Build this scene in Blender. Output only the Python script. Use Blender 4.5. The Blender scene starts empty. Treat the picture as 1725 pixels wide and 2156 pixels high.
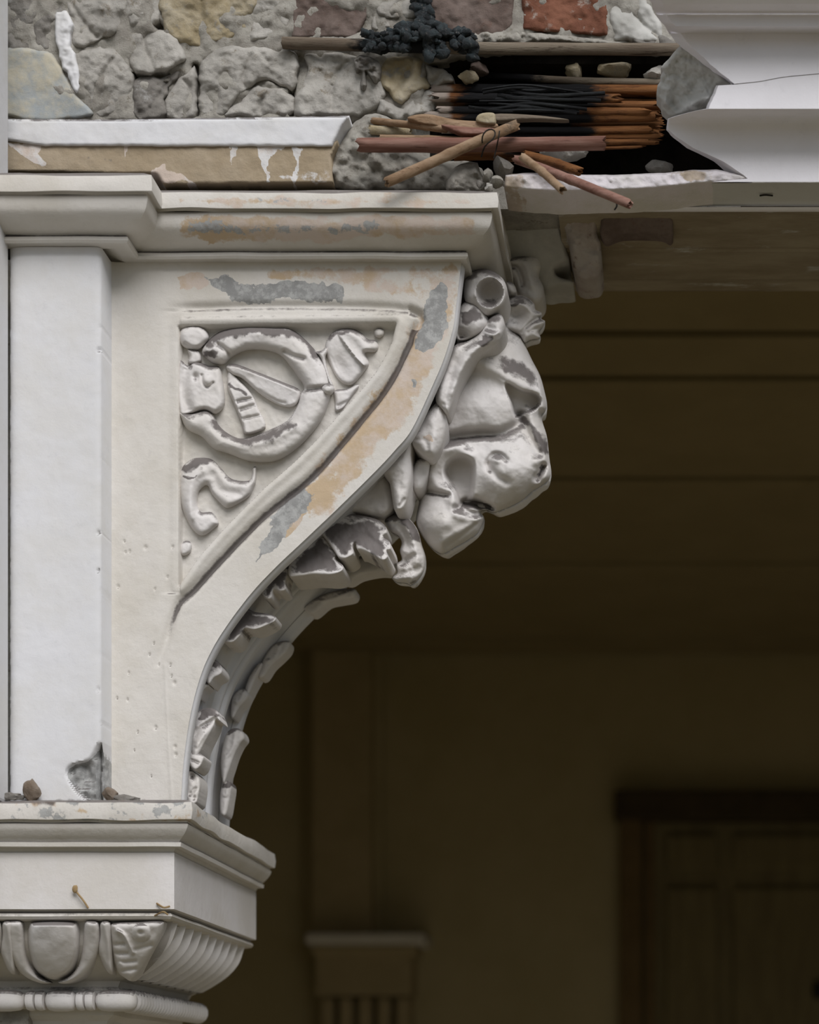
import bpy, bmesh, math, random
import numpy as np
from mathutils import Vector

# ------------------------------------------------------------------ camera, sky, sun, exposure
D, S, CX, CY, ZC = 2.4, 1600.0, 1420.0, 2310.0, 1.65
W_, H_ = 1725, 2156
scn = bpy.context.scene
COL = scn.collection
cam_d = bpy.data.cameras.new('camera')
cam = bpy.data.objects.new('camera', cam_d)
COL.objects.link(cam)
cam.location = (0, -D, ZC)
cam.rotation_euler = (math.pi / 2, 0, 0)
cam_d.sensor_fit = 'AUTO'
cam_d.sensor_width = 36.0
cam_d.lens = 36.0 * D * S / H_
cam_d.shift_x = (W_ / 2 - CX) / H_
cam_d.shift_y = (CY - H_ / 2) / H_
cam_d.clip_start = 0.05
cam_d.dof.use_dof = True
cam_d.dof.focus_distance = D + 0.03
cam_d.dof.aperture_fstop = 2.9
scn.camera = cam

world = bpy.data.worlds.new('overcast_sky')
scn.world = world
world.use_nodes = True
wn = world.node_tree.nodes; wl = world.node_tree.links
bg = wn['Background']
w_tc = wn.new('ShaderNodeTexCoord'); w_sep = wn.new('ShaderNodeSeparateXYZ'); w_r = wn.new('ShaderNodeValToRGB')
wl.new(w_tc.outputs['Generated'], w_sep.inputs[0]); wl.new(w_sep.outputs['Z'], w_r.inputs[0])
w_r.color_ramp.elements[0].position = 0.0; w_r.color_ramp.elements[0].color = (0.46, 0.52, 0.60, 1)
w_r.color_ramp.elements[1].position = 0.9; w_r.color_ramp.elements[1].color = (1.0, 1.03, 1.06, 1)
wl.new(w_r.outputs[0], bg.inputs['Color'])
bg.inputs['Strength'].default_value = 0.62

sun_d = bpy.data.lights.new('overcast_sun', 'SUN')
sun_d.energy = 2.45
sun_d.angle = math.radians(38)
sun_d.color = (1.0, 0.98, 0.985)
sun = bpy.data.objects.new('overcast_sun', sun_d)
COL.objects.link(sun)
sun.rotation_euler = Vector((-0.32, 0.70, -0.70)).to_track_quat('-Z', 'Y').to_euler()

scn.view_settings.view_transform = 'Standard'
scn.view_settings.look = 'None'
scn.view_settings.gamma = 1.0
scn.view_settings.use_curve_mapping = False
scn.view_settings.exposure = 0.08

# ------------------------------------------------------------------ basic helpers
rng = random.Random(7)
LOC = {}

def sc(Y): return (D + Y) / D / S
def P(px, py, Y=0.0):
    k = sc(Y)
    return Vector(((px - CX) * k, Y, ZC + (CY - py) * k))
def PX(px, Y): return (px - CX) * sc(Y)
def PZ(py, Y): return ZC + (CY - py) * sc(Y)

def tag(o, label=None, cat=None, group=None, kind=None):
    if label: o['label'] = label
    if cat: o['category'] = cat
    if group: o['group'] = group
    if kind: o['kind'] = kind
    return o

def thing(name, loc, label, cat, group=None, kind=None):
    o = bpy.data.objects.new(name, None)
    o.empty_display_size = 0.03
    COL.objects.link(o)
    o.location = loc
    LOC[o.name] = Vector(loc)
    return tag(o, label, cat, group, kind)

def emit(name, verts, faces, mat, parent=None, smooth=True, sharp=None, wear=None, origin=None, mats=None, fmi=None):
    """one mesh object, verts in world coordinates"""
    V = np.asarray([tuple(v) for v in verts] if not isinstance(verts, np.ndarray) else verts, dtype=np.float64)
    if parent is not None:
        o0 = np.array(LOC[parent.name])
    elif origin is not None:
        o0 = np.array(origin)
    else:
        o0 = np.array([(V[:, 0].min() + V[:, 0].max()) / 2, (V[:, 1].min() + V[:, 1].max()) / 2, V[:, 2].min()])
    me = bpy.data.meshes.new(name)
    me.from_pydata((V - o0).tolist(), [], faces)
    if isinstance(mat, (list, tuple)):
        for m in mat: me.materials.append(m)
    else:
        me.materials.append(mat)
    if fmi is not None:
        me.polygons.foreach_set('material_index', fmi)
    me.polygons.foreach_set('use_smooth', [smooth] * len(me.polygons))
    me.update()
    if smooth and sharp: me.set_sharp_from_angle(angle=math.radians(sharp))
    if wear is not None:
        at = me.color_attributes.new('wear', 'FLOAT_COLOR', 'POINT')
        A = np.ones((len(V), 4)); A[:, :3] = wear
        at.data.foreach_set('color', A.ravel())
    o = bpy.data.objects.new(name, me)
    COL.objects.link(o)
    if parent is not None:
        o.parent = parent
        LOC[o.name] = Vector(o0)
    else:
        o.location = o0
        LOC[o.name] = Vector(o0)
    return o

# numpy noise ------------------------------------------------------
def vnoise(x, y, seed=0):
    xi = np.floor(x).astype(np.int64); yi = np.floor(y).astype(np.int64)
    xf = x - xi; yf = y - yi
    def hsh(a, b):
        n = (a * 374761393 + b * 668265263 + seed * 974711) & 0x7fffffff
        n = ((n ^ (n >> 13)) * 1274126177) & 0x7fffffff
        return ((n ^ (n >> 16)) & 0xffff) / 65535.0
    u = xf * xf * (3 - 2 * xf); v = yf * yf * (3 - 2 * yf)
    a = hsh(xi, yi); b = hsh(xi + 1, yi); c = hsh(xi, yi + 1); d = hsh(xi + 1, yi + 1)
    return (a * (1 - u) + b * u) * (1 - v) + (c * (1 - u) + d * u) * v - 0.5
def fbm(x, y, seed=0, o=4):
    r = 0; a = 1.0
    for i in range(o):
        r = r + a * vnoise(x * 2 ** i + 17.3 * i, y * 2 ** i + 5.1 * i, seed + i); a *= 0.5
    return r

def catmull(pts, n=5, closed=True):
    p = np.array([q[:2] for q in pts], float); m = len(p); out = []
    rngi = range(m if closed else m - 1)
    for i in rngi:
        if closed: p0, p1, p2, p3 = p[(i - 1) % m], p[i], p[(i + 1) % m], p[(i + 2) % m]
        else: p0, p1, p2, p3 = p[max(i - 1, 0)], p[i], p[i + 1], p[min(i + 2, m - 1)]
        for k in range(n):
            t = k / n
            out.append(0.5 * ((2 * p1) + (-p0 + p2) * t + (2 * p0 - 5 * p1 + 4 * p2 - p3) * t * t + (-p0 + 3 * p1 - 3 * p2 + p3) * t ** 3))
    if not closed: out.append(p[-1])
    return np.array(out)

def seg_dist(X, Y, line, closed=False, k=None):
    """distance to polyline, closest point and interpolated k"""
    best = np.full(X.shape, 1e9); bx = np.zeros(X.shape); by = np.zeros(X.shape); bk = np.ones(X.shape); sgn = np.zeros(X.shape)
    n = len(line)
    for i in range(n if closed else n - 1):
        ax, ay = line[i][:2]; cx, cy = line[(i + 1) % n][:2]
        dx, dy = cx - ax, cy - ay; L = dx * dx + dy * dy + 1e-9
        t = np.clip(((X - ax) * dx + (Y - ay) * dy) / L, 0, 1)
        qx = ax + t * dx; qy = ay + t * dy
        d = (X - qx) ** 2 + (Y - qy) ** 2
        m = d < best
        best = np.where(m, d, best); bx = np.where(m, qx, bx); by = np.where(m, qy, by)
        sgn = np.where(m, np.sign(dx * (Y - ay) - dy * (X - ax)), sgn)
        if k is not None:
            bk = np.where(m, k[i] + (k[(i + 1) % n] - k[i]) * t, bk)
    return np.sqrt(best), bx, by, bk, sgn

def inside(X, Y, poly):
    r = np.zeros(X.shape, bool); n = len(poly)
    for i in range(n):
        x1, y1 = poly[i]; x2, y2 = poly[(i + 1) % n]
        if y1 == y2: continue
        c = ((y1 > Y) != (y2 > Y)) & (X < (x2 - x1) * (Y - y1) / (y2 - y1) + x1)
        r ^= c
    return r

def sst(x): x = np.clip(x, 0, 1); return x * x * (3 - 2 * x)

def stroke_h(X, Y, strokes):
    h = np.zeros(X.shape)
    for s in strokes:
        kd = s[0]
        if kd in 'rtsl':
            pts = s[1]; w = s[2]; a = s[3]
            kk = [p[2] if len(p) > 2 else 1.0 for p in pts]
            if len(pts) > 2:
                line = catmull(pts, 4, False); kk = np.interp(np.linspace(0, len(pts) - 1, len(line)), range(len(pts)), kk)
            else: line = np.array([p[:2] for p in pts], float)
            d, _, _, bk, sg = seg_dist(X, Y, line, False, kk)
            if kd == 'r': h += a * bk * np.exp(-(d / w) ** 2)
            elif kd == 't': h += a * bk * np.sqrt(np.clip(1 - (d / (w * np.maximum(bk, .05))) ** 2, 0, 1))
            elif kd == 's': h += a * bk * np.where(sg > 0, np.exp(-(d / w)), 0)          # raised on the right-hand side of travel
            elif kd == 'l': h += a * bk * np.exp(-(d / w))
        elif kd == 'b':
            (cx, cy), rx, ry, ang, a = s[1:6]
            c, sn = math.cos(math.radians(ang)), math.sin(math.radians(ang))
            u = ((X - cx) * c + (Y - cy) * sn) / rx; v = (-(X - cx) * sn + (Y - cy) * c) / ry
            h += a * np.exp(-(u * u + v * v) * 1.2)
        elif kd == 'e':   # ellipsoid dome
            (cx, cy), rx, ry, ang, a = s[1:6]
            c, sn = math.cos(math.radians(ang)), math.sin(math.radians(ang))
            u = ((X - cx) * c + (Y - cy) * sn) / rx; v = (-(X - cx) * sn + (Y - cy) * c) / ry
            h += a * np.sqrt(np.clip(1 - u * u - v * v, 0, 1))
        elif kd == 'p':
            poly = catmull(s[1], 4, True); w = s[2]; a = s[3]
            d = seg_dist(X, Y, poly, True)[0]; ins = inside(X, Y, poly)
            h += a * sst(0.5 + np.where(ins, d, -d) / w)
    return h

def wear_at(X, Y, wear):
    X, Y = X + 14 * fbm(X / 34, Y / 34, 71) + 5 * fbm(X / 8, Y / 8, 73), Y + 14 * fbm(X / 34, Y / 34, 72) + 5 * fbm(X / 8, Y / 8, 74)
    A = np.zeros(X.shape + (3,))
    for ch, pts, w, v in wear:
        if len(pts) > 2 and ch < 3:
            poly = np.array(pts, float)
            d = seg_dist(X, Y, poly, True)[0]; ins = inside(X, Y, poly)
            m = sst(0.5 + np.where(ins, d, -d) / (w * (5 if ch == 1 else 2)))
        else:
            m = np.exp(-(seg_dist(X, Y, np.array(pts, float))[0] / w) ** 2); ch = ch % 3
        A[..., ch] = np.maximum(A[..., ch], v * m)
    return A

def relief(name, outline, mat, parent=None, Y0=0.0, T=20, R=20, strokes=(), step=3.0, noise=0.0, ns=30.0, back=0.03,
           plane=None, wear=None, mirror=0.0, smooth_outline=True, seed=0, origin=None, edge=0.0, rnd=0.5, sharp=None, jag=0.0):
    poly = catmull(outline, 4, True) if smooth_outline else np.array(outline, float)
    if jag:
        dense = []
        for i in range(len(poly)):
            a, b = poly[i], poly[(i + 1) % len(poly)]
            m = max(1, int(np.hypot(*(b - a)) / 7))
            for k in range(m): dense.append(a + (b - a) * k / m)
        poly = np.array(dense)
        poly = poly + jag * np.stack([fbm(poly[:, 0] / 14, poly[:, 1] / 14, seed + 50), fbm(poly[:, 0] / 14, poly[:, 1] / 14, seed + 90)], 1) * 2
    x0, y0 = poly.min(0) - step; x1, y1 = poly.max(0) + step
    xs = np.arange(x0, x1 + step, step); ys = np.arange(y0, y1 + step, step)
    X, Y = np.meshgrid(xs, ys)
    d, bx, by, _, _ = seg_dist(X, Y, poly, True)
    ins = inside(X, Y, poly)
    cell = ins[:-1, :-1] | ins[1:, :-1] | ins[:-1, 1:] | ins[1:, 1:]
    used = np.zeros(X.shape, bool)
    used[:-1, :-1] |= cell; used[1:, :-1] |= cell; used[:-1, 1:] |= cell; used[1:, 1:] |= cell
    snap = used & ~ins
    X = np.where(snap, bx, X); Y = np.where(snap, by, Y); sd = np.where(ins, d, 0)
    t = np.clip(sd / R, 0, 1)
    h = T * (1 - (1 - t) ** 2) ** rnd
    fade = sst(sd / max(2.0, min(R, 10)))
    if strokes: h = h + stroke_h(X, Y, strokes) * fade
    if noise: h = h + noise * fbm(X / ns, Y / ns, seed) * 2 * (edge + (1 - edge) * fade)
    if plane: h = h + plane[0] * (X - plane[2]) + plane[1] * (Y - plane[3])
    hm = h / S
    idx = -np.ones(X.shape, int); idx[used] = np.arange(used.sum())
    Yd = Y0 - hm; k = (D + Yd) / D / S
    V = np.stack([(X - CX) * k, Yd, ZC + (CY - Y) * k], -1)[used]
    A = wear_at(X, Y, wear)[used] if wear else None
    ii, jj = np.nonzero(cell)
    a = idx[ii, jj]; b = idx[ii, jj + 1]; c = idx[ii + 1, jj + 1]; e = idx[ii + 1, jj]
    F = np.stack([a, e, c, b], 1)          # facing -Y (towards viewer)
    # boundary edges
    E = np.concatenate([F[:, [0, 1]], F[:, [1, 2]], F[:, [2, 3]], F[:, [3, 0]]])
    key = np.sort(E, 1); kk = key[:, 0] * (len(V) + 1) + key[:, 1]
    u, cnt = np.unique(kk, return_counts=True)
    bnd = E[np.isin(kk, u[cnt == 1])]
    faces = F.tolist()
    if mirror:
        n = len(V); bset = np.zeros(n, bool); bset[bnd.ravel()] = True
        hh = hm[used]; V2 = V.copy(); V2[:, 1] = Y0 + np.maximum(hh, 0) * mirror
        V = np.concatenate([V, V2]); 
        if A is not None: A = np.concatenate([A, A])
        F2 = F[:, ::-1] + n
        faces += F2.tolist()
        faces += [[p, q + 0, q + n, p + n][::-1] for p, q in bnd.tolist()]
    else:
        n = len(V)
        V2 = V.copy(); V2[:, 1] = Y0 + back
        bi = np.unique(bnd.ravel()); mp = -np.ones(n, int); mp[bi] = n + np.arange(len(bi))
        V = np.concatenate([V, V2[bi]])
        if A is not None: A = np.concatenate([A, A[bi]])
        faces += [[int(q), int(p), int(mp[p]), int(mp[q])] for p, q in bnd.tolist()]
    return emit(name, V, faces, mat, parent, wear=A, origin=origin, sharp=sharp)

def boxes(name, bl, mat, parent=None, bevel=0.004, origin=None, smooth=False):
    bm = bmesh.new()
    for (x0, x1, y0, y1, z0, z1) in bl:
        r = bmesh.ops.create_cube(bm, size=1.0)
        for v in r['verts']:
            v.co = Vector(((x0 + x1) / 2 + v.co.x * (x1 - x0), (y0 + y1) / 2 + v.co.y * (y1 - y0), (z0 + z1) / 2 + v.co.z * (z1 - z0)))
    if bevel:
        bmesh.ops.bevel(bm, geom=bm.edges[:], offset=bevel, segments=2, affect='EDGES', profile=0.6)
    bm.verts.index_update()
    V = [v.co.copy() for v in bm.verts]; F = [[v.index for v in f.verts] for f in bm.faces]
    bm.free()
    return emit(name, V, F, mat, parent, smooth=smooth, origin=origin)

def sweep(name, path, prof, mat, parent, wear_fn=None, sub=0.03, wob=0.0, sharp=35, seed=0):
    """profile [(out, z)] swept along a plan path [(x, y)], mitred; outward is to the right of travel"""
    path = [np.array(p, float) for p in path]
    nrm = []
    for i in range(len(path) - 1):
        d = path[i + 1] - path[i]; d /= np.linalg.norm(d); nrm.append(np.array([d[1], -d[0]]))
    st = []
    for i, p in enumerate(path):
        if i == 0: m = nrm[0]
        elif i == len(path) - 1: m = nrm[-1]
        else: m = (nrm[i - 1] + nrm[i]) / (1 + nrm[i - 1] @ nrm[i])
        st.append((p, m))
    secs = []
    for i in range(len(path) - 1):
        L = np.linalg.norm(path[i + 1] - path[i]); n = max(1, int(L / sub))
        for k in range(n if i < len(path) - 2 else n + 1):
            t = k / n
            secs.append((st[i][0] * (1 - t) + st[i + 1][0] * t, st[i][1] * (1 - t) + st[i + 1][1] * t))
    V = []; m = len(prof)
    for j, (p, mi) in enumerate(secs):
        for i, (o, z) in enumerate(prof):
            w = wob * float(vnoise(np.array([p[0] * 22 + p[1] * 22]), np.array([z * 60.0]), seed)[0]) if wob else 0
            q = p + mi * (o + w)
            V.append((q[0], q[1], z + w))
    F = []
    for j in range(len(secs) - 1):
        for i in range(m - 1):
            F.append([j * m + i, j * m + i + 1, (j + 1) * m + i + 1, (j + 1) * m + i])
    A = None
    V = np.array(V)
    if wear_fn: A = wear_fn(V)
    return emit(name, V, F, mat, parent, sharp=sharp, wear=A)

def topx(V):
    k = (D + V[:, 1]) / D / S
    return V[:, 0] / k + CX, CY - (V[:, 2] - ZC) / k

def dense_prof(pr, n=4):
    return [tuple(q) for q in catmull(pr, n, False)]

def tube(name, pts, r, mat, parent=None, n=12, seg=14, wear_fn=None, hollow=True, nodes=(), seed=0, bend=0.0, flat=1.0, origin=None, rag=0.0):
    """a reed: pts = [(px,py,Y)...], r in photo pixels"""
    Q = np.array([tuple(P(*p)) for p in pts])
    t = np.linspace(0, len(Q) - 1, seg)
    C = np.stack([np.interp(t, range(len(Q)), Q[:, i]) for i in range(3)], 1)
    if len(Q) > 2:
        for _ in range(2): C[1:-1] = (C[:-2] + 2 * C[1:-1] + C[2:]) / 4
    rr = random.Random(seed)
    R0 = r / S
    V = []; F = []
    tang = np.gradient(C, axis=0); tang /= np.linalg.norm(tang, axis=1)[:, None]
    ref = np.array([0, -1.0, 0.1])
    prof = []
    for j in range(seg):
        prof.append((C[j], tang[j], 1.0 + 0.05 * (rr.random() - .5) + (0.12 if j in nodes else 0)))
    rings = []
    def ring(c, tg, k, tw=0):
        u = np.cross(tg, ref); u /= np.linalg.norm(u); v = np.cross(tg, u)
        i0 = len(V)
        for a in range(n):
            an = 2 * math.pi * a / n
            rg = (rr.random() - .5) * 2 * rag if tw else 0
            V.append(tuple(c + (u * math.cos(an) * flat + v * math.sin(an)) * R0 * k * (1 + 0.05 * math.sin(3 * an + seed)) + tg * rg))
        rings.append(i0)
    if hollow:
        ring(C[0] + tang[0] * R0 * 2.5, tang[0], 0.55); ring(C[0], tang[0], 0.62, 1)
    for j in range(seg): ring(prof[j][0], prof[j][1], prof[j][2], 1 if j in (0, seg - 1) else 0)
    if hollow:
        ring(C[-1], tang[-1], 0.62, 1); ring(C[-1] - tang[-1] * R0 * 2.5, tang[-1], 0.55)
    for a, b in zip(rings[:-1], rings[1:]):
        for k in range(n):
            F.append([a + k, a + (k + 1) % n, b + (k + 1) % n, b + k])
    F.append([rings[0] + k for k in range(n)][::-1]); F.append([rings[-1] + k for k in range(n)])
    V = np.array(V)
    return emit(name, V, F, mat, parent, wear=wear_fn(V) if wear_fn else None, origin=origin, sharp=60)

def lump(name, c, rad, mat, parent=None, seed=0, sq=(1, 1, 1), rough=0.25, sub=3, facet=True, origin=None, wear=None):
    """an angular stone fragment: noisy icosphere; c world, rad metres"""
    bm = bmesh.new()
    bmesh.ops.create_icosphere(bm, subdivisions=sub, radius=1.0)
    rr = random.Random(seed)
    planes = [(Vector((rr.gauss(0, 1), rr.gauss(0, 1), rr.gauss(0, 1))).normalized(), 0.55 + 0.35 * rr.random()) for _ in range(9)]
    for v in bm.verts:
        co = v.co.copy()
        for nrm, dd in planes:
            e = co.dot(nrm) - dd
            if e > 0 and facet: co -= nrm * e * 0.9
        f = float(fbm(np.array([co.x * 3 + co.z * 2 + seed]), np.array([co.y * 3 - co.z]), seed)[0])
        co *= 1 + rough * f
        v.co = Vector((c[0] + co.x * rad * sq[0], c[1] + co.y * rad * sq[1], c[2] + co.z * rad * sq[2]))
    bm.verts.index_update()
    V = np.array([tuple(v.co) for v in bm.verts]); F = [[v.index for v in f.verts] for f in bm.faces]; bm.free()
    A = np.tile(np.array(wear, float), (len(V), 1)) if wear else None
    return emit(name, V, F, mat, parent, origin=origin, sharp=40, wear=A)

# ------------------------------------------------------------------ materials
def new_mat(name):
    m = bpy.data.materials.new(name); m.use_nodes = True
    nt = m.node_tree; b = nt.nodes['Principled BSDF']
    return m, nt, b
class NB:
    def __init__(s, nt):
        s.nt = nt
        s.tc = nt.nodes.new('ShaderNodeTexCoord').outputs['Object']
        s.geo = nt.nodes.new('ShaderNodeNewGeometry')
    def noise(s, scale, detail=5, rough=0.6, vec=None, stretch=None, dist=0.0):
        n = s.nt.nodes.new('ShaderNodeTexNoise'); n.inputs['Scale'].default_value = scale
        n.inputs['Detail'].default_value = detail; n.inputs['Roughness'].default_value = rough; n.inputs['Distortion'].default_value = dist
        v = vec or s.tc
        if stretch:
            mp = s.nt.nodes.new('ShaderNodeMapping'); mp.inputs['Scale'].default_value = stretch
            s.nt.links.new(v, mp.inputs[0]); v = mp.outputs[0]
        s.nt.links.new(v, n.inputs['Vector']); return n.outputs['Fac']
    def math(s, op, a, b=None, clamp=False):
        n = s.nt.nodes.new('ShaderNodeMath'); n.operation = op; n.use_clamp = clamp
        for i, q in enumerate((a, b)):
            if q is None: continue
            if isinstance(q, (int, float)): n.inputs[i].default_value = q
            else: s.nt.links.new(q, n.inputs[i])
        return n.outputs[0]
    def ramp(s, v, lo, hi):
        n = s.nt.nodes.new('ShaderNodeMapRange'); n.interpolation_type = 'SMOOTHSTEP'
        n.inputs[1].default_value = lo; n.inputs[2].default_value = hi
        s.nt.links.new(v, n.inputs[0]); return n.outputs[0]
    def mix(s, f, a, b):
        n = s.nt.nodes.new('ShaderNodeMix'); n.data_type = 'RGBA'
        for sock, q in ((n.inputs[0], f), (n.inputs[6], a), (n.inputs[7], b)):
            if isinstance(q, (int, float)): sock.default_value = q
            elif isinstance(q, tuple): sock.default_value = (*q, 1)
            else: s.nt.links.new(q, sock)
        return n.outputs[2]
    def wear(s):
        a = s.nt.nodes.new('ShaderNodeAttribute'); a.attribute_name = 'wear'
        sp = s.nt.nodes.new('ShaderNodeSeparateColor'); s.nt.links.new(a.outputs['Color'], sp.inputs[0])
        return sp.outputs[0], sp.outputs[1], sp.outputs[2]
    def bump(s, h, strength, dist, b):
        n = s.nt.nodes.new('ShaderNodeBump'); n.inputs['Strength'].default_value = strength; n.inputs['Distance'].default_value = dist
        s.nt.links.new(h, n.inputs['Height']); s.nt.links.new(n.outputs[0], b.inputs['Normal'])

def plaster(name, c1, c2, dust=0.85, dustc=(0.105, 0.09, 0.085), rough=0.72, bump=0.25, ochre=(0.50, 0.36, 0.21), grey=(0.36, 0.36, 0.35), dlo=0.42, dhi=0.78):
    m, nt, b = new_mat(name); q = NB(nt)
    col = q.mix(q.ramp(q.noise(7, 6, .65), .38, .66), c1, c2)
    col = q.mix(q.math('MULTIPLY', q.ramp(q.noise(60, 4, .7), .58, .75), .25), col, tuple(x * .72 for x in c1))
    w0, w1, w2 = q.wear()
    n1 = q.noise(26, 7, .7); n2 = q.noise(55, 8, .75)
    oc = q.mix(q.ramp(q.noise(14, 5, .7, stretch=(1, 1, 1)), .4, .62), ochre, (0.60, 0.50, 0.43))
    m0 = q.ramp(q.math('ADD', w0, q.math('MULTIPLY', q.math('SUBTRACT', n1, .5), 1.5)), .48, .66)
    col = q.mix(q.math('MULTIPLY', m0, .85), col, oc)
    m1 = q.ramp(q.math('ADD', w1, q.math('MULTIPLY', q.math('SUBTRACT', n2, .5), 1.3)), .50, .56)
    col = q.mix(m1, col, q.mix(q.ramp(n2, .42, .6), tuple(x * .75 for x in grey), tuple(x * 1.15 for x in grey)))
    # soot and dust lying on upward faces, rubbed off the crests
    sep = nt.nodes.new('ShaderNodeSeparateXYZ'); nt.links.new(q.geo.outputs['True Normal'], sep.inputs[0])
    nz = q.math('ADD', sep.outputs['Z'], q.math('MULTIPLY', q.math('SUBTRACT', q.noise(70, 6, .75), .5), .9))
    dm = q.math('MULTIPLY', q.ramp(nz, dlo, dhi), dust)
    rub = q.ramp(q.geo.outputs['Pointiness'], .55, .68)
    dm = q.math('MULTIPLY', dm, q.math('SUBTRACT', 1.0, q.math('MULTIPLY', rub, .8)))
    m2 = q.ramp(q.math('ADD', w2, q.math('MULTIPLY', q.math('SUBTRACT', n2, .5), .9)), .35, .7)  # painted soot mask, also carries the painted shade in the lion's mouth and nostril
    m2 = q.math('MULTIPLY', m2, q.math('SUBTRACT', 1.0, q.math('MULTIPLY', rub, .75)))
    dm = q.math('MAXIMUM', dm, q.math('MULTIPLY', m2, .9))
    col = q.mix(dm, col, dustc)
    nt.links.new(col, b.inputs['Base Color'])
    b.inputs['Roughness'].default_value = rough
    b.inputs['Specular IOR Level'].default_value = 0.2
    hh = q.math('ADD', q.noise(90, 6, .7), q.math('MULTIPLY', q.noise(18, 3, .5), 1.5))
    hh = q.math('SUBTRACT', hh, q.math('MULTIPLY', m1, .7))
    q.bump(hh, bump, 0.004, b)
    return m

def rough_mat(name, c1, c2, c3=None, scale=22, bump=0.6, rough=0.9, dist=0.006, stretch=None, spec=0.2, charc=None):
    m, nt, b = new_mat(name); q = NB(nt)
    n1 = q.noise(scale, 8, .7, stretch=stretch)
    col = q.mix(q.ramp(n1, .36, .64), c1, c2)
    if c3: col = q.mix(q.ramp(q.noise(scale * 2.6, 6, .75, stretch=stretch), .56, .68), col, c3)
    if charc:
        w0, w1, w2 = q.wear()
        mk = q.ramp(q.math('ADD', w2, q.math('MULTIPLY', q.math('SUBTRACT', q.noise(40, 5, .7, stretch=(.35, 1, 1)), .5), 1.1)), .38, .62)
        col = q.mix(mk, col, charc)
        pk = q.ramp(q.math('ADD', w0, q.math('MULTIPLY', q.math('SUBTRACT', q.noise(50, 5, .7, stretch=(.35, 1, 1)), .5), .9)), .38, .62)
        col = q.mix(pk, col, (0.42, 0.35, 0.30))
    nt.links.new(col, b.inputs['Base Color'])
    b.inputs['Roughness'].default_value = rough; b.inputs['Specular IOR Level'].default_value = spec
    q.bump(q.math('ADD', n1, q.math('MULTIPLY', q.noise(scale * 5, 8, .8, stretch=stretch), .7)), bump, dist, b)
    return m

M_plaster = plaster('aged_cream_plaster', (0.67, 0.64, 0.595), (0.60, 0.565, 0.505))
M_orn = plaster('carved_plaster_ornament', (0.71, 0.682, 0.665), (0.635, 0.602, 0.56), bump=.18)
M_shaft = plaster('white_painted_plaster', (0.69, 0.69, 0.705), (0.66, 0.65, 0.635), bump=.15)
M_white = plaster('white_paint', (0.87, 0.85, 0.885), (0.82, 0.80, 0.83), dust=.3, bump=.12)
M_pink = plaster('pinkish_old_paint', (0.78, 0.73, 0.76), (0.66, 0.63, 0.58), dust=.3, bump=.4, ochre=(.42, .33, .22))
M_greypl = rough_mat('grey_undercoat_plaster', (0.40, 0.39, 0.36), (0.50, 0.49, 0.46), scale=14, bump=.3)
M_mortar = rough_mat('lime_mortar', (0.34, 0.315, 0.275), (0.49, 0.465, 0.41), (0.24, 0.215, 0.17), scale=24, bump=.9)
M_stone_g = rough_mat('grey_rubble_stone', (0.37, 0.35, 0.315), (0.52, 0.495, 0.45), (0.29, 0.255, 0.205), scale=17, bump=.8)
M_stone_d = rough_mat('dark_grey_stone', (0.20, 0.185, 0.165), (0.31, 0.29, 0.26), (0.36, 0.35, 0.33), scale=20, bump=.8)
M_stone_o = rough_mat('ochre_sandstone', (0.38, 0.31, 0.19), (0.48, 0.42, 0.31), (0.34, 0.32, 0.28), scale=18, bump=.7)
M_stone_p = rough_mat('stone_with_old_paint', (0.34, 0.365, 0.37), (0.50, 0.46, 0.36), (0.42, 0.42, 0.40), scale=24, bump=.35)
M_brick_p = rough_mat('purple_brown_brick', (0.13, 0.095, 0.08), (0.20, 0.155, 0.135), (0.16, 0.11, 0.09), scale=20, bump=.6)
M_brick_r = rough_mat('orange_red_brick', (0.13, 0.05, 0.030), (0.24, 0.105, 0.065), (0.36, 0.31, 0.27), scale=11, bump=.6)
M_reed = rough_mat('brown_reed', (0.15, 0.055, 0.018), (0.30, 0.13, 0.045), (0.06, 0.022, 0.01), scale=95, stretch=(.06, 1, 1), bump=.7, rough=.6, charc=(.008, .008, .009))
M_reed_t = rough_mat('tan_reed', (0.24, 0.15, 0.085), (0.36, 0.25, 0.16), (0.14, 0.075, 0.04), scale=90, stretch=(.12, 1, .6), bump=.4, rough=.6, charc=(.012, .012, .013))
M_reed_r = rough_mat('reddish_reed', (0.19, 0.085, 0.06), (0.32, 0.185, 0.145), (0.10, 0.04, 0.028), scale=90, stretch=(.08, 1, 1), bump=.4, rough=.55, charc=(.02, .018, .018))
M_wood = rough_mat('weathered_wood', (0.15, 0.115, 0.085), (0.25, 0.21, 0.16), (0.07, 0.05, 0.035), scale=30, stretch=(.1, 1, 1), bump=.6, charc=(.01, .01, .011))
M_tar = rough_mat('scorched_bitumen', (0.010, 0.014, 0.017), (0.035, 0.055, 0.062), (0.20, 0.185, 0.17), scale=70, bump=.9, rough=.55, spec=.5)
M_fib = rough_mat('burnt_fibre', (0.006, 0.006, 0.007), (0.022, 0.024, 0.025), (0.07, 0.075, 0.075), scale=60, bump=.6, rough=.7, stretch=(.1, 1, 1))
M_chip = rough_mat('brown_stone_chip', (0.20, 0.15, 0.11), (0.32, 0.27, 0.22), scale=30, bump=.7)
M_char = rough_mat('charred_rubble', (0.012, 0.010, 0.008), (0.028, 0.022, 0.017), scale=30, bump=.8)
M_brown = plaster('brown_distemper', (0.34, 0.27, 0.18), (0.40, 0.33, 0.24), dust=.3, bump=.4, ochre=(.70, .70, .70), grey=(.24, .21, .17))
M_beamwood = rough_mat('flaking_brown_paint', (0.22, 0.175, 0.115), (0.33, 0.28, 0.20), (0.42, 0.40, 0.36), scale=10, stretch=(.3, 1, 2), bump=.3)
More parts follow.
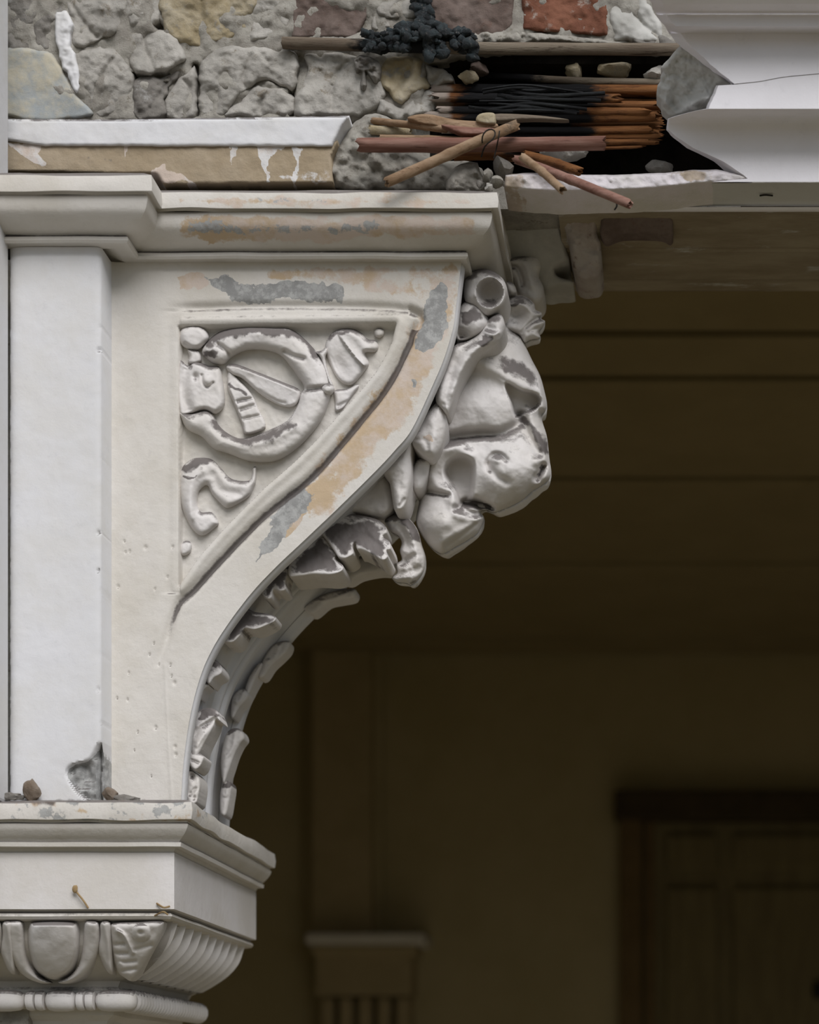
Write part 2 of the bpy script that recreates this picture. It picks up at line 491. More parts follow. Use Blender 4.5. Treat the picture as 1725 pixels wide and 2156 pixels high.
M_plchunk = rough_mat('dirty_pink_plaster', (0.34, 0.28, 0.25), (0.44, 0.40, 0.37), (0.20, 0.14, 0.11), scale=12, bump=.5)
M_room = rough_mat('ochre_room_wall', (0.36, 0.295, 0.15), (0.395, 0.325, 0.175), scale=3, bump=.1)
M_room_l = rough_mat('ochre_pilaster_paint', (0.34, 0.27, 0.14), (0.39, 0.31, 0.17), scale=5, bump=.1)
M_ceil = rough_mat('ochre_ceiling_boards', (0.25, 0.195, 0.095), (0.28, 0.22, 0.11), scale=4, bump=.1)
M_capbg = rough_mat('faded_grey_plaster', (0.60, 0.56, 0.46), (0.66, 0.62, 0.52), scale=9, bump=.2)
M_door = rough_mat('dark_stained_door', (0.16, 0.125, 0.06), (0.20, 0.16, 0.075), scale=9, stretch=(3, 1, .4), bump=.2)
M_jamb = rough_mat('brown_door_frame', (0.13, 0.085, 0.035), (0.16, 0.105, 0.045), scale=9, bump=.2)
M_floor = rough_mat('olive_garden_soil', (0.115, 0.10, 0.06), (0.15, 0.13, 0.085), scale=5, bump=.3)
M_doorhead = rough_mat('shaded_door_head', (0.05, 0.036, 0.018), (0.07, 0.05, 0.025), scale=9, bump=.2)  # darker than the jambs: the overhang's shadow is put into this colour
M_tile = rough_mat('pale_floor_tiles', (0.50, 0.44, 0.34), (0.55, 0.49, 0.38), scale=4, bump=.1)
M_straw = rough_mat('dry_straw', (0.30, 0.20, 0.10), (0.40, 0.29, 0.15), scale=60, bump=.3)
M_iron = rough_mat('black_iron', (0.02, 0.018, 0.015), (0.04, 0.035, 0.03), scale=60, bump=.3)

# ------------------------------------------------------------------ structure: room shell
ROOM_Y, XL, XR, ZCEIL = 4.0, -2.1, 2.6, ZC + 1.55
boxes('floor', [(-3.4, 3.6, .3, ROOM_Y + .2, -0.2, 0)], M_tile, bevel=0)['kind'] = 'structure'
boxes('ground', [(-40, 40, -60, .3, -0.25, -.02)], M_floor, bevel=0)['kind'] = 'structure'
boxes('wall_back', [(XL - .2, XR + .2, ROOM_Y, ROOM_Y + .2, 0, ZCEIL + .3)], M_room, bevel=0)['kind'] = 'structure'
boxes('wall_left', [(XL - .2, XL, .3, ROOM_Y, 0, ZCEIL + .3)], M_room, bevel=0)['kind'] = 'structure'
boxes('wall_right', [(XR, XR + .2, .3, ROOM_Y, 0, ZCEIL + .3)], M_room, bevel=0)['kind'] = 'structure'
ceil = thing('ceiling', (0, 2, ZCEIL), None, None, None, 'structure')
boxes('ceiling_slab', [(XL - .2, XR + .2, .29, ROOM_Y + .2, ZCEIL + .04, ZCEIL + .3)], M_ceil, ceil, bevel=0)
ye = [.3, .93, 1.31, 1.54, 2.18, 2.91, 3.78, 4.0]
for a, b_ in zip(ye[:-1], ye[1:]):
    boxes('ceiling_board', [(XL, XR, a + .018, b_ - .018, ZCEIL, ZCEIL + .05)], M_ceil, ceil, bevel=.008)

# front wall carrying the masonry; the burnt hole is left open in it
zs = PZ(383, -.025)
z115, z370 = PZ(112, .06), PZ(372, .06)
xa = PX(905, .06)
wf = thing('wall_front', (0, .1, 0), None, None, None, 'structure')
boxes('wall_core', [(-3.2, PX(60, .06), .06, .40, 0, PZ(540, .05)),
                    (-3.2, xa, .06, .30, PZ(430, .05), 3.7),
                    (xa, 3.4, .06, .30, z115, 3.7),
                    (PX(1560, .06), 3.4, .06, .28, zs + .01, z115),
                    (xa, PX(1560, .06), .06, .28, zs + .006, z370),
                    (2.0, 3.4, .05, .30, 0, zs + .01)], M_mortar, wf, bevel=0)
boxes('cavity_roof', [(xa - .02, PX(1560, .06), .064, .21, z115 - .012, z115)], M_char, wf, bevel=0)
boxes('cavity_side', [(xa - .002, xa + .01, .064, .21, z370, z115)], M_char, wf, bevel=0)
boxes('cavity_back', [(xa, PX(1560, .06), .21, .275, z370, z115)], M_char, wf, bevel=0)

# ------------------------------------------------------------------ masonry facing
relief('mortar_bed', [(-60, -80), (1450, -80), (1450, 60), (1420, 112), (1180, 108), (1000, 118), (905, 140), (895, 250), (740, 262), (-60, 262)],
       M_mortar, wf, Y0=.062, T=30, R=12, noise=12, ns=44, step=5, smooth_outline=False, back=.01, seed=3, jag=4,
       strokes=[('r', [(282, 161), (315, 163), (350, 155)], 5, -70), ('r', [(348, 178), (346, 215), (342, 242)], 4, -50), ('r', [(412, 140), (417, 190), (415, 240)], 5, -40), ('r', [(622, 150), (616, 190), (614, 240)], 5, -45), ('r', [(540, 150), (600, 182)], 3, -30), ('r', [(330, 50), (340, 60)], 6, -50)])
stones = [
    ('stone', [(14, -30), (120, -30), (135, 40), (118, 78), (100, 108), (40, 108), (14, 100)], M_stone_d, 20, 11, 1),
    ('stone', [(140, -30), (265, -30), (262, 40), (240, 72), (200, 90), (170, 105), (150, 95), (143, 30)], M_stone_g, 24, 15, 2),
    ('stone', [(270, -30), (350, -30), (345, 30), (330, 52), (300, 60), (268, 58)], M_stone_g, 26, 12, 3),
    ('stone', [(352, -30), (535, -30), (530, 40), (505, 78), (450, 92), (405, 100), (372, 88), (345, 55)], M_stone_o, 26, 9, 4),
    ('stone', [(540, -30), (590, -30), (592, 10), (612, 40), (608, 78), (570, 86), (520, 90), (528, 50)], M_stone_g, 24, 14, 5),
    ('stone', [(240, 68), (300, 64), (345, 62), (385, 100), (388, 128), (350, 150), (310, 158), (282, 150), (262, 118), (238, 95)], M_stone_g, 34, 14, 6),
    ('stone', [(160, 112), (230, 100), (262, 122), (280, 158), (278, 215), (250, 246), (200, 246), (165, 205), (150, 165)], M_stone_g, 30, 14, 7),
    ('stone', [(285, 166), (345, 160), (385, 132), (395, 125), (388, 150), (350, 195), (345, 246), (285, 246)], M_stone_d, 18, 15, 8),
    ('stone', [(352, 200), (392, 155), (412, 142), (414, 190), (410, 246), (350, 246)], M_stone_g, 24, 9, 9),
    ('stone', [(430, 120), (480, 98), (560, 98), (622, 108), (628, 150), (614, 190), (560, 172), (535, 178), (505, 200), (470, 246), (425, 246), (420, 180)], M_stone_g, 34, 16, 10),
    ('stone', [(510, 205), (545, 180), (612, 196), (610, 243), (475, 246)], M_stone_g, 28, 12, 11),
    ('stone', [(640, 112), (700, 108), (758, 120), (790, 150), (812, 190), (800, 225), (755, 246), (690, 246), (620, 243), (630, 190), (650, 150)], M_stone_g, 40, 14, 12),
    ('stone', [(790, 150), (815, 122), (860, 118), (890, 130), (893, 158), (905, 185), (870, 200), (845, 222), (820, 200), (800, 180)], M_stone_o, 42, 16, 13),
    ('stone', [(800, 205), (845, 225), (875, 200), (912, 188), (920, 215), (915, 240), (880, 246), (850, 262), (820, 250), (795, 240)], M_stone_g, 40, 18, 14),
    ('stone', [(895, 135), (925, 142), (950, 155), (955, 168), (930, 182), (908, 185), (895, 160)], M_stone_g, 34, 15, 15),
    ('stone', [(795, 2), (872, -8), (878, 34), (820, 40), (795, 30)], M_stone_g, 34, 12, 17),
    ('stone', [(785, 30), (805, 20), (822, 42), (820, 60), (782, 62)], M_stone_g, 30, 12, 18),
    ('stone', [(1288, -30), (1340, -30), (1372, 20), (1398, 62), (1385, 92), (1320, 88), (1286, 70)], M_greypl, 30, 9, 19),
    ('stone', [(1330, 62), (1395, 70), (1425, 95), (1385, 104), (1330, 95)], M_stone_d, 34, 12, 20),
]
for nm, ol, mt, T, nz, sd in stones:
    rs = random.Random(sd); cc = np.mean(np.array(ol, float), 0)
    relief(nm, ol, mt, wf, Y0=.05, T=T * .62, R=13, noise=nz * .62, ns=40, step=3.0, back=.02, seed=sd, rnd=.45, edge=.35, jag=4,
           plane=(rs.uniform(-.12, .12), rs.uniform(-.16, .1), cc[0], cc[1]),
           strokes=[('r', [(cc[0] + rs.uniform(-60, 60), cc[1] - 50), tuple(cc + np.array([rs.uniform(-15, 15), rs.uniform(-15, 15)])), (cc[0] + rs.uniform(-60, 60), cc[1] + 50)], 5, -7)])
relief('painted_plaster_patch', [(8, 112), (60, 100), (110, 112), (140, 160), (168, 205), (190, 246), (8, 246)], M_stone_p, wf, Y0=.05, T=22, R=8, noise=2.5, ns=50, step=4, back=.01, seed=31, jag=2)
relief('paint_flake', [(118, 35), (135, 22), (150, 50), (148, 90), (160, 130), (168, 170), (158, 195), (140, 150), (122, 110)], M_shaft, wf, Y0=.036, T=8, R=10, noise=4, ns=20, step=2.5, back=.02, seed=32, jag=5)
for ol, mt, sd in (([(612, -30), (782, -30), (776, 40), (752, 84), (612, 84)], M_brick_p, 1),
                   ([(893, -30), (1088, -30), (1082, 50), (1060, 88), (968, 86), (905, 60)], M_brick_p, 2),
                   ([(1098, -30), (1285, -30), (1284, 82), (1210, 74), (1096, 66)], M_brick_r, 3)):
    relief('brick', ol, mt, wf, Y0=.06, T=34, R=9, noise=5, ns=26, step=4, back=.004, seed=40 + sd, smooth_outline=False, rnd=.5, jag=1.5)
relief('mortar_smear', [(600, 82), (700, 74), (780, 66), (790, 92), (700, 100), (600, 96)], M_mortar, wf, Y0=.05, T=22, R=12, noise=9, ns=16, step=3, back=.01, seed=51, jag=2)
relief('mortar_smear', [(985, 72), (1060, 62), (1160, 70), (1300, 86), (1300, 96), (1160, 92), (1000, 98)], M_mortar, wf, Y0=.05, T=24, R=12, noise=9, ns=16, step=3, back=.01, seed=52, jag=2)
relief('lime_plaster_heap', [(700, 402), (694, 340), (712, 300), (740, 262), (775, 240), (800, 240), (850, 262), (872, 262), (860, 300), (900, 332), (960, 338), (1008, 350), (1016, 404)],
       M_mortar, wf, Y0=.03, T=42, R=34, noise=11, ns=24, step=3.5, back=.04, seed=53, jag=3,
       strokes=[('r', [(730, 300), (790, 330), (860, 345)], 20, 10), ('r', [(780, 262), (800, 275), (860, 280)], 12, -14)])
relief('lime_plaster_heap', [(960, 350), (1000, 342), (1012, 360), (1018, 404), (940, 404)], M_mortar, wf, Y0=.0, T=26, R=20, noise=9, ns=18, step=3, back=.06, seed=54, jag=2)

# plaster bands under the rubble
drips = [(0, [(480, 305), (500, 305), (490, 350)], 3, 1.0), (0, [(530, 303), (600, 303), (570, 340), (565, 388), (558, 388), (556, 345)], 3, 1.0),
         (0, [(610, 305), (635, 305), (625, 335), (626, 388), (618, 388), (618, 335)], 3, 1.0), (0, [(262, 303), (285, 303), (268, 328)], 3, 1.0),
         (0, [(325, 362), (345, 350), (375, 372), (420, 386), (330, 386)], 4, 1.0), (0, [(8, 300), (95, 300), (75, 325), (95, 355), (60, 340)], 5, 1.0),
         (0, [(630, 365), (695, 350), (695, 388), (520, 386)], 8, .55), (1, [(95, 310), (320, 305), (330, 340), (300, 355), (110, 350)], 18, .45)]
relief('brown_strip', [(8, 296), (712, 296), (698, 330), (702, 386), (345, 388), (330, 366), (8, 362)], M_brown, wf, Y0=.0, T=8, R=3, step=4, noise=1.5, ns=30, back=.06, smooth_outline=False, wear=drips, seed=61, jag=.8)
relief('white_strip', [(8, 250), (220, 252), (738, 244), (720, 268), (704, 300), (700, 309), (95, 308), (8, 296)], M_shaft, wf, Y0=-.004, T=9, R=5, step=4, noise=1.2, ns=40, back=.06, smooth_outline=False, seed=62, jag=.8,
       wear=[(1, [(8, 244), (200, 246), (200, 252), (8, 254)], 4, .8)])

tr = boxes('trim_1', [(PX(-60, -.045), PX(19, -.045), -.42, -.0455, PZ(1685, -.08), 3.7)], M_shaft, bevel=.004)
tr['kind'] = 'structure'

# ------------------------------------------------------------------ cornice over pilaster and bracket
Xj = PX(320, -.105) - .06
Xr = PX(1048, -.06) - .06
cor = thing('cornice', (PX(600, 0), 0, PZ(553, 0)), 'cream plaster cornice stepping back from the pilaster to the bracket, its paint flaked to ochre', 'cornice')
def zpr(lst): return [(o, PZ(py, -o)) for py, o in lst]
def cor_wear(V):
    px, py = topx(V)
    return wear_at(px, py, [(0, [(350, 462), (420, 450), (700, 455), (1000, 452), (1010, 500), (820, 505), (500, 515), (380, 505)], 16, .75),
                            (1, [(350, 470), (440, 455), (520, 470), (700, 462), (830, 470), (800, 500), (600, 495), (420, 500)], 9, .62),
                            (1, [(520, 408), (760, 408), (760, 438), (540, 438)], 14, .6), (0, [(360, 408), (1000, 408), (1000, 440), (360, 440)], 14, .62),
                            (1, [(290, 440), (330, 440), (270, 520), (230, 520)], 10, .45)])
cpath = [(-1.35, -.045), (Xj, -.045), (Xj, 0), (Xr, 0), (Xr, .27)]
sweep('top_fillet', cpath, zpr([(401, -.03), (403, .045), (406, .059), (424, .061), (438, .060), (440, .052), (446, .050)]), M_plaster, cor, cor_wear, sub=.012, wob=.0025, seed=1)
sweep('cyma', cpath, zpr([(444, .047), (449, .0525)]) + [(a, b) for a, b in dense_prof(zpr([(449, .0525), (462, .0515), (480, .0475), (498, .038), (514, .026), (529, .0135)]), 4)], M_plaster, cor, cor_wear, sub=.012, wob=.0015, seed=2)
sweep('lower_fillet', cpath, zpr([(528, .011), (532, .0165), (539, .0175), (545, .015), (547, .006), (556, -.004), (557, -.07)]), M_plaster, cor, cor_wear, sub=.012, wob=.001, seed=3)

# ------------------------------------------------------------------ pilaster
zcap = PZ(1688, -.08)
pil = thing('pilaster', (PX(115, -.045), -.02, zcap), 'white painted flat pilaster standing on the moulded capital, chipped at its lower right', 'pilaster')
def shaft_fn():
    x0, x1 = PX(18, -.045), PX(213, -.045)
    z0, z1 = PZ(1700, -.045), PZ(520, -.045)
    nx, nz = 60, 300
    V = []; F = []
    xs = np.linspace(x0, x1, nx); zz = np.linspace(z0, z1, nz)
    X, Z = np.meshgrid(xs, zz)
    px = X / sc(-.045) + CX; py = CY - (Z - ZC) / sc(-.045)
    edge_r = np.exp(-(213 - px) / 4.0); edge_l = np.exp(-(px - 18) / 10.0)
    hole = stroke_h(px, py, [('p', [(206, 1570), (212, 1575), (216, 1690), (178, 1680), (150, 1650), (140, 1625), (152, 1610), (182, 1602), (195, 1590)], 7, 1.0)])
    Yv = -.045 + .004 * edge_r + .006 * edge_l + hole * (.012 + .008 * fbm(px / 16, py / 16, 5) + .010 * np.exp(-((px - 203) / 3) ** 2)) + .0006 * fbm(px / 30, py / 30, 4)
    Yv += np.where(px > 205, .004 * np.clip(fbm(px / 12, py / 16, 9) * 3 - .9, 0, 1), 0)
    V = np.stack([X, Yv, Z], -1).reshape(-1, 3)
    idx = np.arange(nx * nz).reshape(nz, nx)
    F = np.stack([idx[:-1, :-1], idx[:-1, 1:], idx[1:, 1:], idx[1:, :-1]], -1).reshape(-1, 4).tolist()
    n = len(V)
    right = idx[:, -1]; left = idx[:, 0]
    R2 = V[right].copy(); R2[:, 1] = .06; L2 = V[left].copy(); L2[:, 1] = .06
    V = np.concatenate([V, R2, L2])
    for i in range(nz - 1):
        F.append([int(right[i]), n + i, n + i + 1, int(right[i + 1])])
        F.append([n + nz + i, int(left[i]), int(left[i + 1]), n + nz + i + 1])
    A = np.zeros((len(V), 3)); A[:n, 1] = np.clip(hole.reshape(-1) * 1.1, 0, 1)
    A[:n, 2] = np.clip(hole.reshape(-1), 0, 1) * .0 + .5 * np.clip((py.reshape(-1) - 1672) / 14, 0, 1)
    return emit('shaft', V, F, M_shaft, pil, sharp=50, wear=A)
shaft_fn()

# ------------------------------------------------------------------ bracket (spandrel)
CURVE = [(972, 552), (969, 575), (966, 600), (960, 650), (954, 692), (935, 755), (911, 812), (868, 903), (832, 948), (793, 990), (714, 1068), (635, 1143), (583, 1192), (539, 1238),
         (505, 1280), (476, 1320), (451, 1360), (428, 1408), (409, 1470), (395, 1541), (386, 1611), (382, 1675), (381, 1700)]
CV = catmull(CURVE, 8, False)
BT = .26
brk = thing('scroll_bracket', (PX(385, 0), .13, zcap), 'curved plaster console bracket with a recessed ornamental panel and flaking ochre edge band', 'bracket')
PANEL = [(377, 688), (832, 682), (823, 720), (809, 749), (790, 782), (765, 812), (732, 850), (698, 887), (660, 930), (620, 970), (556, 1025), (478, 1104), (418, 1171), (377, 1230)]
def face_fn():
    ny, nx = 400, 250
    ys = np.linspace(552, 1700, ny)
    o = np.argsort(CV[:, 1]); xc = np.interp(ys, CV[o, 1], CV[o, 0])
    U = np.linspace(0, 1, nx)[None, :]
    X = 226 + (xc[:, None] - 226) * U; Y = np.repeat(ys[:, None], nx, 1)
    poly = np.array(PANEL, float)
    d = seg_dist(X, Y, poly, True)[0]; ins = inside(X, Y, poly)
    sd = np.where(ins, d, -d)
    out = np.clip(-sd, 0, None)
    h = -26 * sst((sd + 3) / 5)
    lw = np.where(X < 380, .35, 1.0)                # the left border is a soft, paint-filled slope
    h += lw * (5 * np.exp(-((out - 12) / 8) ** 2)) * (sd < 3)
    grv = seg_dist(X, Y, catmull([(348, 648), (600, 642), (866, 652), (866, 705), (855, 735), (814, 814), (734, 914), (655, 1003), (556, 1084), (470, 1171), (407, 1240), (374, 1275), (347, 1356), (332, 1400)], 5, False))[0]
    tpr = np.where(Y > 1230, np.clip((1420 - Y) / 190, 0, 1), 1) * np.where((Y < 700) & (X < 860), .55 * np.clip((X - 345) / 60, 0, 1), 1)
    h -= 16 * tpr * np.exp(-(grv / 8.5) ** 2)
    h -= 3 * np.exp(-((X - 362) / 16) ** 2) * (Y < 1250) * (Y > 650)
    h += 4 * np.exp(-((X - 228) / 9) ** 2)
    # a shallow plaster seam and pock marks near the foot
    seam = seg_dist(X, Y, np.array([(347, 1400), (350, 1470), (354, 1560), (360, 1650), (362, 1695)]))[0]
    h += .9 * np.exp(-((seam + 3 * fbm(Y / 60, X / 60, 8)) / 4) ** 2)
    r2 = random.Random(4)
    for _ in range(24):
        cx, cy, rr = r2.uniform(240, 380), r2.uniform(1100, 1690), r2.uniform(1.5, 4)
        h -= 4 * np.exp(-((X - cx) ** 2 + (Y - cy) ** 2) / rr ** 2)
    h += np.where(ins, 2.6 * fbm(X / 16, Y / 16, 2), 1.1 * fbm(X / 40, Y / 40, 3))
    wr = [(0, [(375, 578), (420, 578), (445, 600), (425, 612), (385, 610)], 7, 1.0), (0, [(540, 560), (968, 556), (955, 690), (930, 720), (900, 640), (730, 605), (560, 590)], 16, .62),
          (3, [(925, 640), (880, 760), (815, 860), (740, 950), (660, 1040)], 60, .78), (3, [(905, 740), (870, 800), (830, 860)], 16, 1.0),
          (1, [(432, 592), (480, 585), (540, 598), (600, 594), (700, 596), (729, 608), (722, 630), (680, 633), (600, 630), (540, 638), (500, 634), (462, 607)], 5, 1.0),
          (1, [(880, 690), (893, 650), (905, 620), (930, 592), (952, 610), (936, 690), (910, 732), (886, 748), (868, 738)], 5, 1.0),
          (1, [(866, 798), (882, 796), (880, 815), (870, 818)], 3, 1.0),
          (1, [(640, 1015), (662, 1040), (650, 1075), (612, 1110), (590, 1140), (560, 1165), (542, 1182), (556, 1130), (575, 1085), (605, 1040)], 6, 1.0),
          (0, [(615, 1065), (640, 1050), (650, 1085), (620, 1120), (600, 1130)], 5, 1.0),
          (1, [(250, 560), (300, 575), (330, 640), (300, 640), (260, 620)], 14, .35),
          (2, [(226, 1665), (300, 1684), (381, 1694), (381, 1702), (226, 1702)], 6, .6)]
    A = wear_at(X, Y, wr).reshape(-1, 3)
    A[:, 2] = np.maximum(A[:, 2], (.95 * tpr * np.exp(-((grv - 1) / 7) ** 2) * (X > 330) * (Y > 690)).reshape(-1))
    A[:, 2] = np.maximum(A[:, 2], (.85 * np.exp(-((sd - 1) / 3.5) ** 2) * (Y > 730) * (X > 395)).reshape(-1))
    hm = h / S
    Yd = -hm; k = (D + Yd) / D / S
    V = np.stack([(X - CX) * sc(0), Yd, ZC + (CY - Y) * sc(0)], -1).reshape(-1, 3)
    idx = np.arange(nx * ny).reshape(ny, nx)
    F = np.stack([idx[:-1, :-1], idx[1:, :-1], idx[1:, 1:], idx[:-1, 1:]], -1).reshape(-1, 4).tolist()
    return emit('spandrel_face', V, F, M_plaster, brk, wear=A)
face_fn()

# soffit band swept along the curve: front rim bead, channel, mid ribs, back rim
ctan = np.gradient(CV, axis=0); ctan /= np.linalg.norm(ctan, axis=1)[:, None]
cnor = np.stack([-ctan[:, 1], ctan[:, 0]], 1)          # in image coordinates (y down)
cnor *= np.sign(cnor[:, :1] + 1e-6)                    # pointing right / outwards
def csurf(i, Y, n):
    """world point on the soffit at curve index i, depth Y, n photo-px out along the normal"""
    c = CV[i] + cnor[i] * n
    return ((c[0] - CX) / S, Y, ZC + (CY - c[1]) / S)
def band(name, prof, mat, wear=None):
    V = []; F = []; m = len(prof)
    for i in range(len(CV)):
        for (Y, n) in prof: V.append(csurf(i, Y, n))
    for i in range(len(CV) - 1):
        for j in range(m - 1): F.append([i * m + j, i * m + j + 1, (i + 1) * m + j + 1, (i + 1) * m + j])
    return emit(name, np.array(V), F, mat, brk, sharp=50)
def halfbead(y0, y1, n0, hgt, k=7):
    return [(y0 + (y1 - y0) * (1 - math.cos(math.pi * t / k)) / 2, n0 + hgt * math.sin(math.pi * t / k)) for t in range(k + 1)]
rim = [(0, 0), (.002, -2), (.004, -2)] + halfbead(.005, .026, -1, 6) + [(.028, -10), (.034, -14)]
band('front_rim', rim, M_shaft)
chan = [(.033, -12), (.045, -19), (.08, -22), (.118, -19)] + halfbead(.124, .136, -10, 7) + halfbead(.137, .152, -6, 9) + halfbead(.153, .168, -10, 8) + [(.173, -18), (.195, -21), (.218, -18), (.228, -13)]
band('soffit_channel', chan, M_shaft)
band('back_rim', [(.227, -12), (.232, -8)] + halfbead(.235, .258, -2, 6) + [(BT, -3), (BT, -90)], M_shaft)

# panel ornaments --------------------------------------------------
Yp = 26 / S
def orn(name, ol, T, R, strokes=(), wear=None, **k):
    return relief(name, ol, M_orn, brk, Y0=k.pop('Y0', Yp + .002), T=T, R=R, strokes=strokes, step=k.pop('step', 2.0), noise=k.pop('noise', 1.0), ns=k.pop('ns', 15), back=.004, wear=wear, seed=len(name), **k)
def ringpoly(pts_out, pts_in): return pts_out + pts_in
# wreath ring as an open C
wo = [(424, 740), (440, 715), (470, 695), (520, 686), (580, 688), (608, 690), (640, 712), (668, 742), (690, 775), (697, 815), (694, 845), (680, 880), (655, 915), (625, 945), (590, 968), (556, 974), (520, 970),
      (480, 955), (450, 945), (425, 920), (395, 905), (380, 880), (376, 865), (400, 870), (430, 862), (447, 870), (465, 900), (495, 920), (520, 922), (560, 908), (605, 885), (625, 855), (632, 830), (640, 815), (628, 795),
      (610, 770), (590, 748), (560, 738), (520, 738), (490, 752), (475, 766), (455, 768), (440, 760)]
orn('wreath', wo, 40, 24, [('r', [(460, 725), (480, 742), (484, 760)], 5, -12), ('r', [(600, 740), (620, 750), (640, 755)], 5, -9), ('r', [(640, 820), (660, 818), (690, 815)], 5, -13),
                           ('b', (545, 700), 50, 10, 0, 6), ('r', [(440, 870), (470, 905), (500, 930), (560, 930), (620, 900)], 10, 5), ('b', (440, 735), 14, 12, 0, 8)],
    wear=[(5, [(440, 722), (475, 700), (520, 692), (590, 696), (640, 722), (668, 748)], 13, .85), (5, [(450, 880), (480, 912), (525, 930), (570, 920), (615, 895)], 14, .75), (5, [(430, 742), (450, 742)], 10, .8)])
orn('crown_block', [(376, 762), (395, 770), (412, 760), (440, 770), (462, 772), (470, 800), (474, 850), (455, 872), (430, 865), (400, 872), (376, 868)], 34, 14, [('b', (412, 793), 7, 8, 0, -12), ('b', (436, 800), 11, 12, 0, 8), ('r', [(425, 790), (427, 805), (437, 815), (449, 806)], 3, -7), ('r', [(395, 860), (385, 820), (390, 780)], 12, -14)],
    wear=[(5, [(380, 768), (405, 768)], 8, .7)])
orn('bud', [(376, 705), (382, 690), (400, 682), (420, 683), (435, 695), (441, 712), (430, 728), (415, 738), (395, 735), (380, 725)], 32, 14, [('r', [(390, 725), (410, 735), (428, 728)], 5, -7)])
orn('bud_stem', [(395, 735), (418, 738), (425, 760), (410, 768), (396, 764), (398, 750)], 22, 8)
orn('ribbon_blade', [(475, 772), (495, 766), (540, 782), (600, 806), (632, 822), (628, 848), (610, 858), (580, 850), (545, 828), (510, 798), (488, 790)], 22, 8, [('s', [(500, 768), (560, 790), (630, 816)], 14, 8), ('r', [(545, 825), (580, 845), (600, 850)], 5, -6)],
    wear=[(5, [(510, 770), (560, 790), (625, 815)], 5, .9)])
orn('ribbon_blade', [(482, 780), (505, 800), (530, 828), (545, 860), (560, 900), (518, 916), (508, 890), (492, 850), (478, 815)], 18, 7,
    [('r', [(500, 845), (532, 838)], 3.5, -7), ('r', [(506, 862), (538, 852)], 3.5, -6), ('r', [(512, 882), (548, 874)], 3.5, -6), ('s', [(513, 915), (500, 870), (484, 818)], 8, 7)], wear=[(5, [(485, 812), (515, 822)], 6, .8)])
orn('knot', [(676, 812), (688, 804), (700, 808), (705, 820), (698, 832), (684, 832), (676, 824)], 46, 12)
orn('scroll_leaf', [(684, 735), (690, 712), (708, 694), (736, 690), (760, 700), (775, 714), (790, 716), (798, 730), (790, 742), (770, 744), (778, 765), (770, 780), (752, 802), (738, 812), (722, 808), (706, 790), (692, 760)], 22, 14,
    [('s', [(775, 778), (748, 752), (725, 722)], 16, 10), ('b', (712, 770), 16, 34, -25, -10), ('r', [(735, 700), (755, 715), (770, 735)], 10, 6)], wear=[(5, [(690, 718), (710, 700), (735, 692)], 8, .7)])
orn('tendril', [(664, 742), (676, 738), (688, 730), (690, 742), (686, 756), (694, 790), (702, 812), (694, 812), (682, 780), (674, 754)], 30, 6)
orn('leaf_tail', [(704, 822), (730, 818), (752, 808), (756, 816), (740, 838), (722, 862), (706, 866), (704, 845)], 14, 9, [('r', [(712, 855), (735, 845)], 4, -5)])
orn('small_boss', [(787, 698), (793, 690), (802, 689), (810, 696), (809, 706), (800, 712), (790, 709)], 20, 10, step=1.5)
orn('scroll_leaf', [(376, 1010), (383, 985), (402, 967), (425, 963), (448, 968), (468, 988), (488, 1008), (522, 1012), (530, 1000), (532, 985), (540, 984), (540, 1012), (535, 1026), (525, 1045), (500, 1062), (478, 1070), (462, 1058), (446, 1040), (436, 1022), (420, 1035), (416, 1060), (424, 1078),
                    (446, 1078), (462, 1100), (452, 1112), (430, 1128), (412, 1122), (395, 1098), (380, 1060)], 26, 16,
    [('r', [(402, 1090), (400, 1050), (404, 1015), (424, 992)], 9, 8), ('r', [(450, 1000), (462, 1030), (500, 1040)], 10, -7)], wear=[(5, [(386, 985), (405, 972), (440, 968)], 12, .9), (5, [(384, 1004), (412, 1000)], 5, .8), (5, [(480, 1008), (525, 1014)], 5, .7)])
orn('small_boss', [(377, 1155), (383, 1142), (396, 1138), (404, 1146), (402, 1162), (390, 1170), (380, 1168)], 18, 9, step=1.5)

# acanthus leaf on the soffit ---------------------------------------
leaf_root = emit('acanthus_leaf', np.array([csurf(i, y, n) for i in range(20, len(CV) - 12) for (y, n) in ((.05, -24), (.09, -19), (.115, -16), (.12, -18), (.125, -24))]),
                 [[i * 5 + j, i * 5 + j + 1, (i + 1) * 5 + j + 1, (i + 1) * 5 + j] for i in range(len(CV) - 33) for j in range(4)], M_shaft, brk, wear=None)
def lobe(ol, Y0, gx, gy, T=7, R=7, strokes=(), wear=None, soot=.8, back=.03, **k):
    ol_a = np.array(ol, float); c = ol_a.mean(0)
    w = wear if wear is not None else [(2, [tuple(c + (p - c) * .86) for p in ol_a], 9, soot)]
    return relief('leaf_lobe', ol, M_orn, leaf_root, Y0=Y0, T=T, R=R, strokes=strokes, step=2.0, noise=2.0, ns=14, back=back, plane=(gx, gy, c[0], c[1]), wear=w, seed=int(c[0]), **k)
lobe([(672, 1112), (700, 1090), (740, 1083), (790, 1092), (812, 1108), (815, 1122), (806, 1130), (820, 1140), (823, 1156), (814, 1160), (817, 1172), (806, 1180), (785, 1168), (762, 1158), (752, 1156), (748, 1142), (742, 1150), (744, 1166), (728, 1176), (714, 1174), (706, 1164), (690, 1140)],
     .055, .12, .75, T=9, R=8, strokes=[('r', [(735, 1130), (765, 1125), (800, 1150)], 7, -5), ('r', [(730, 1160), (740, 1150)], 5, 6)], back=.05)
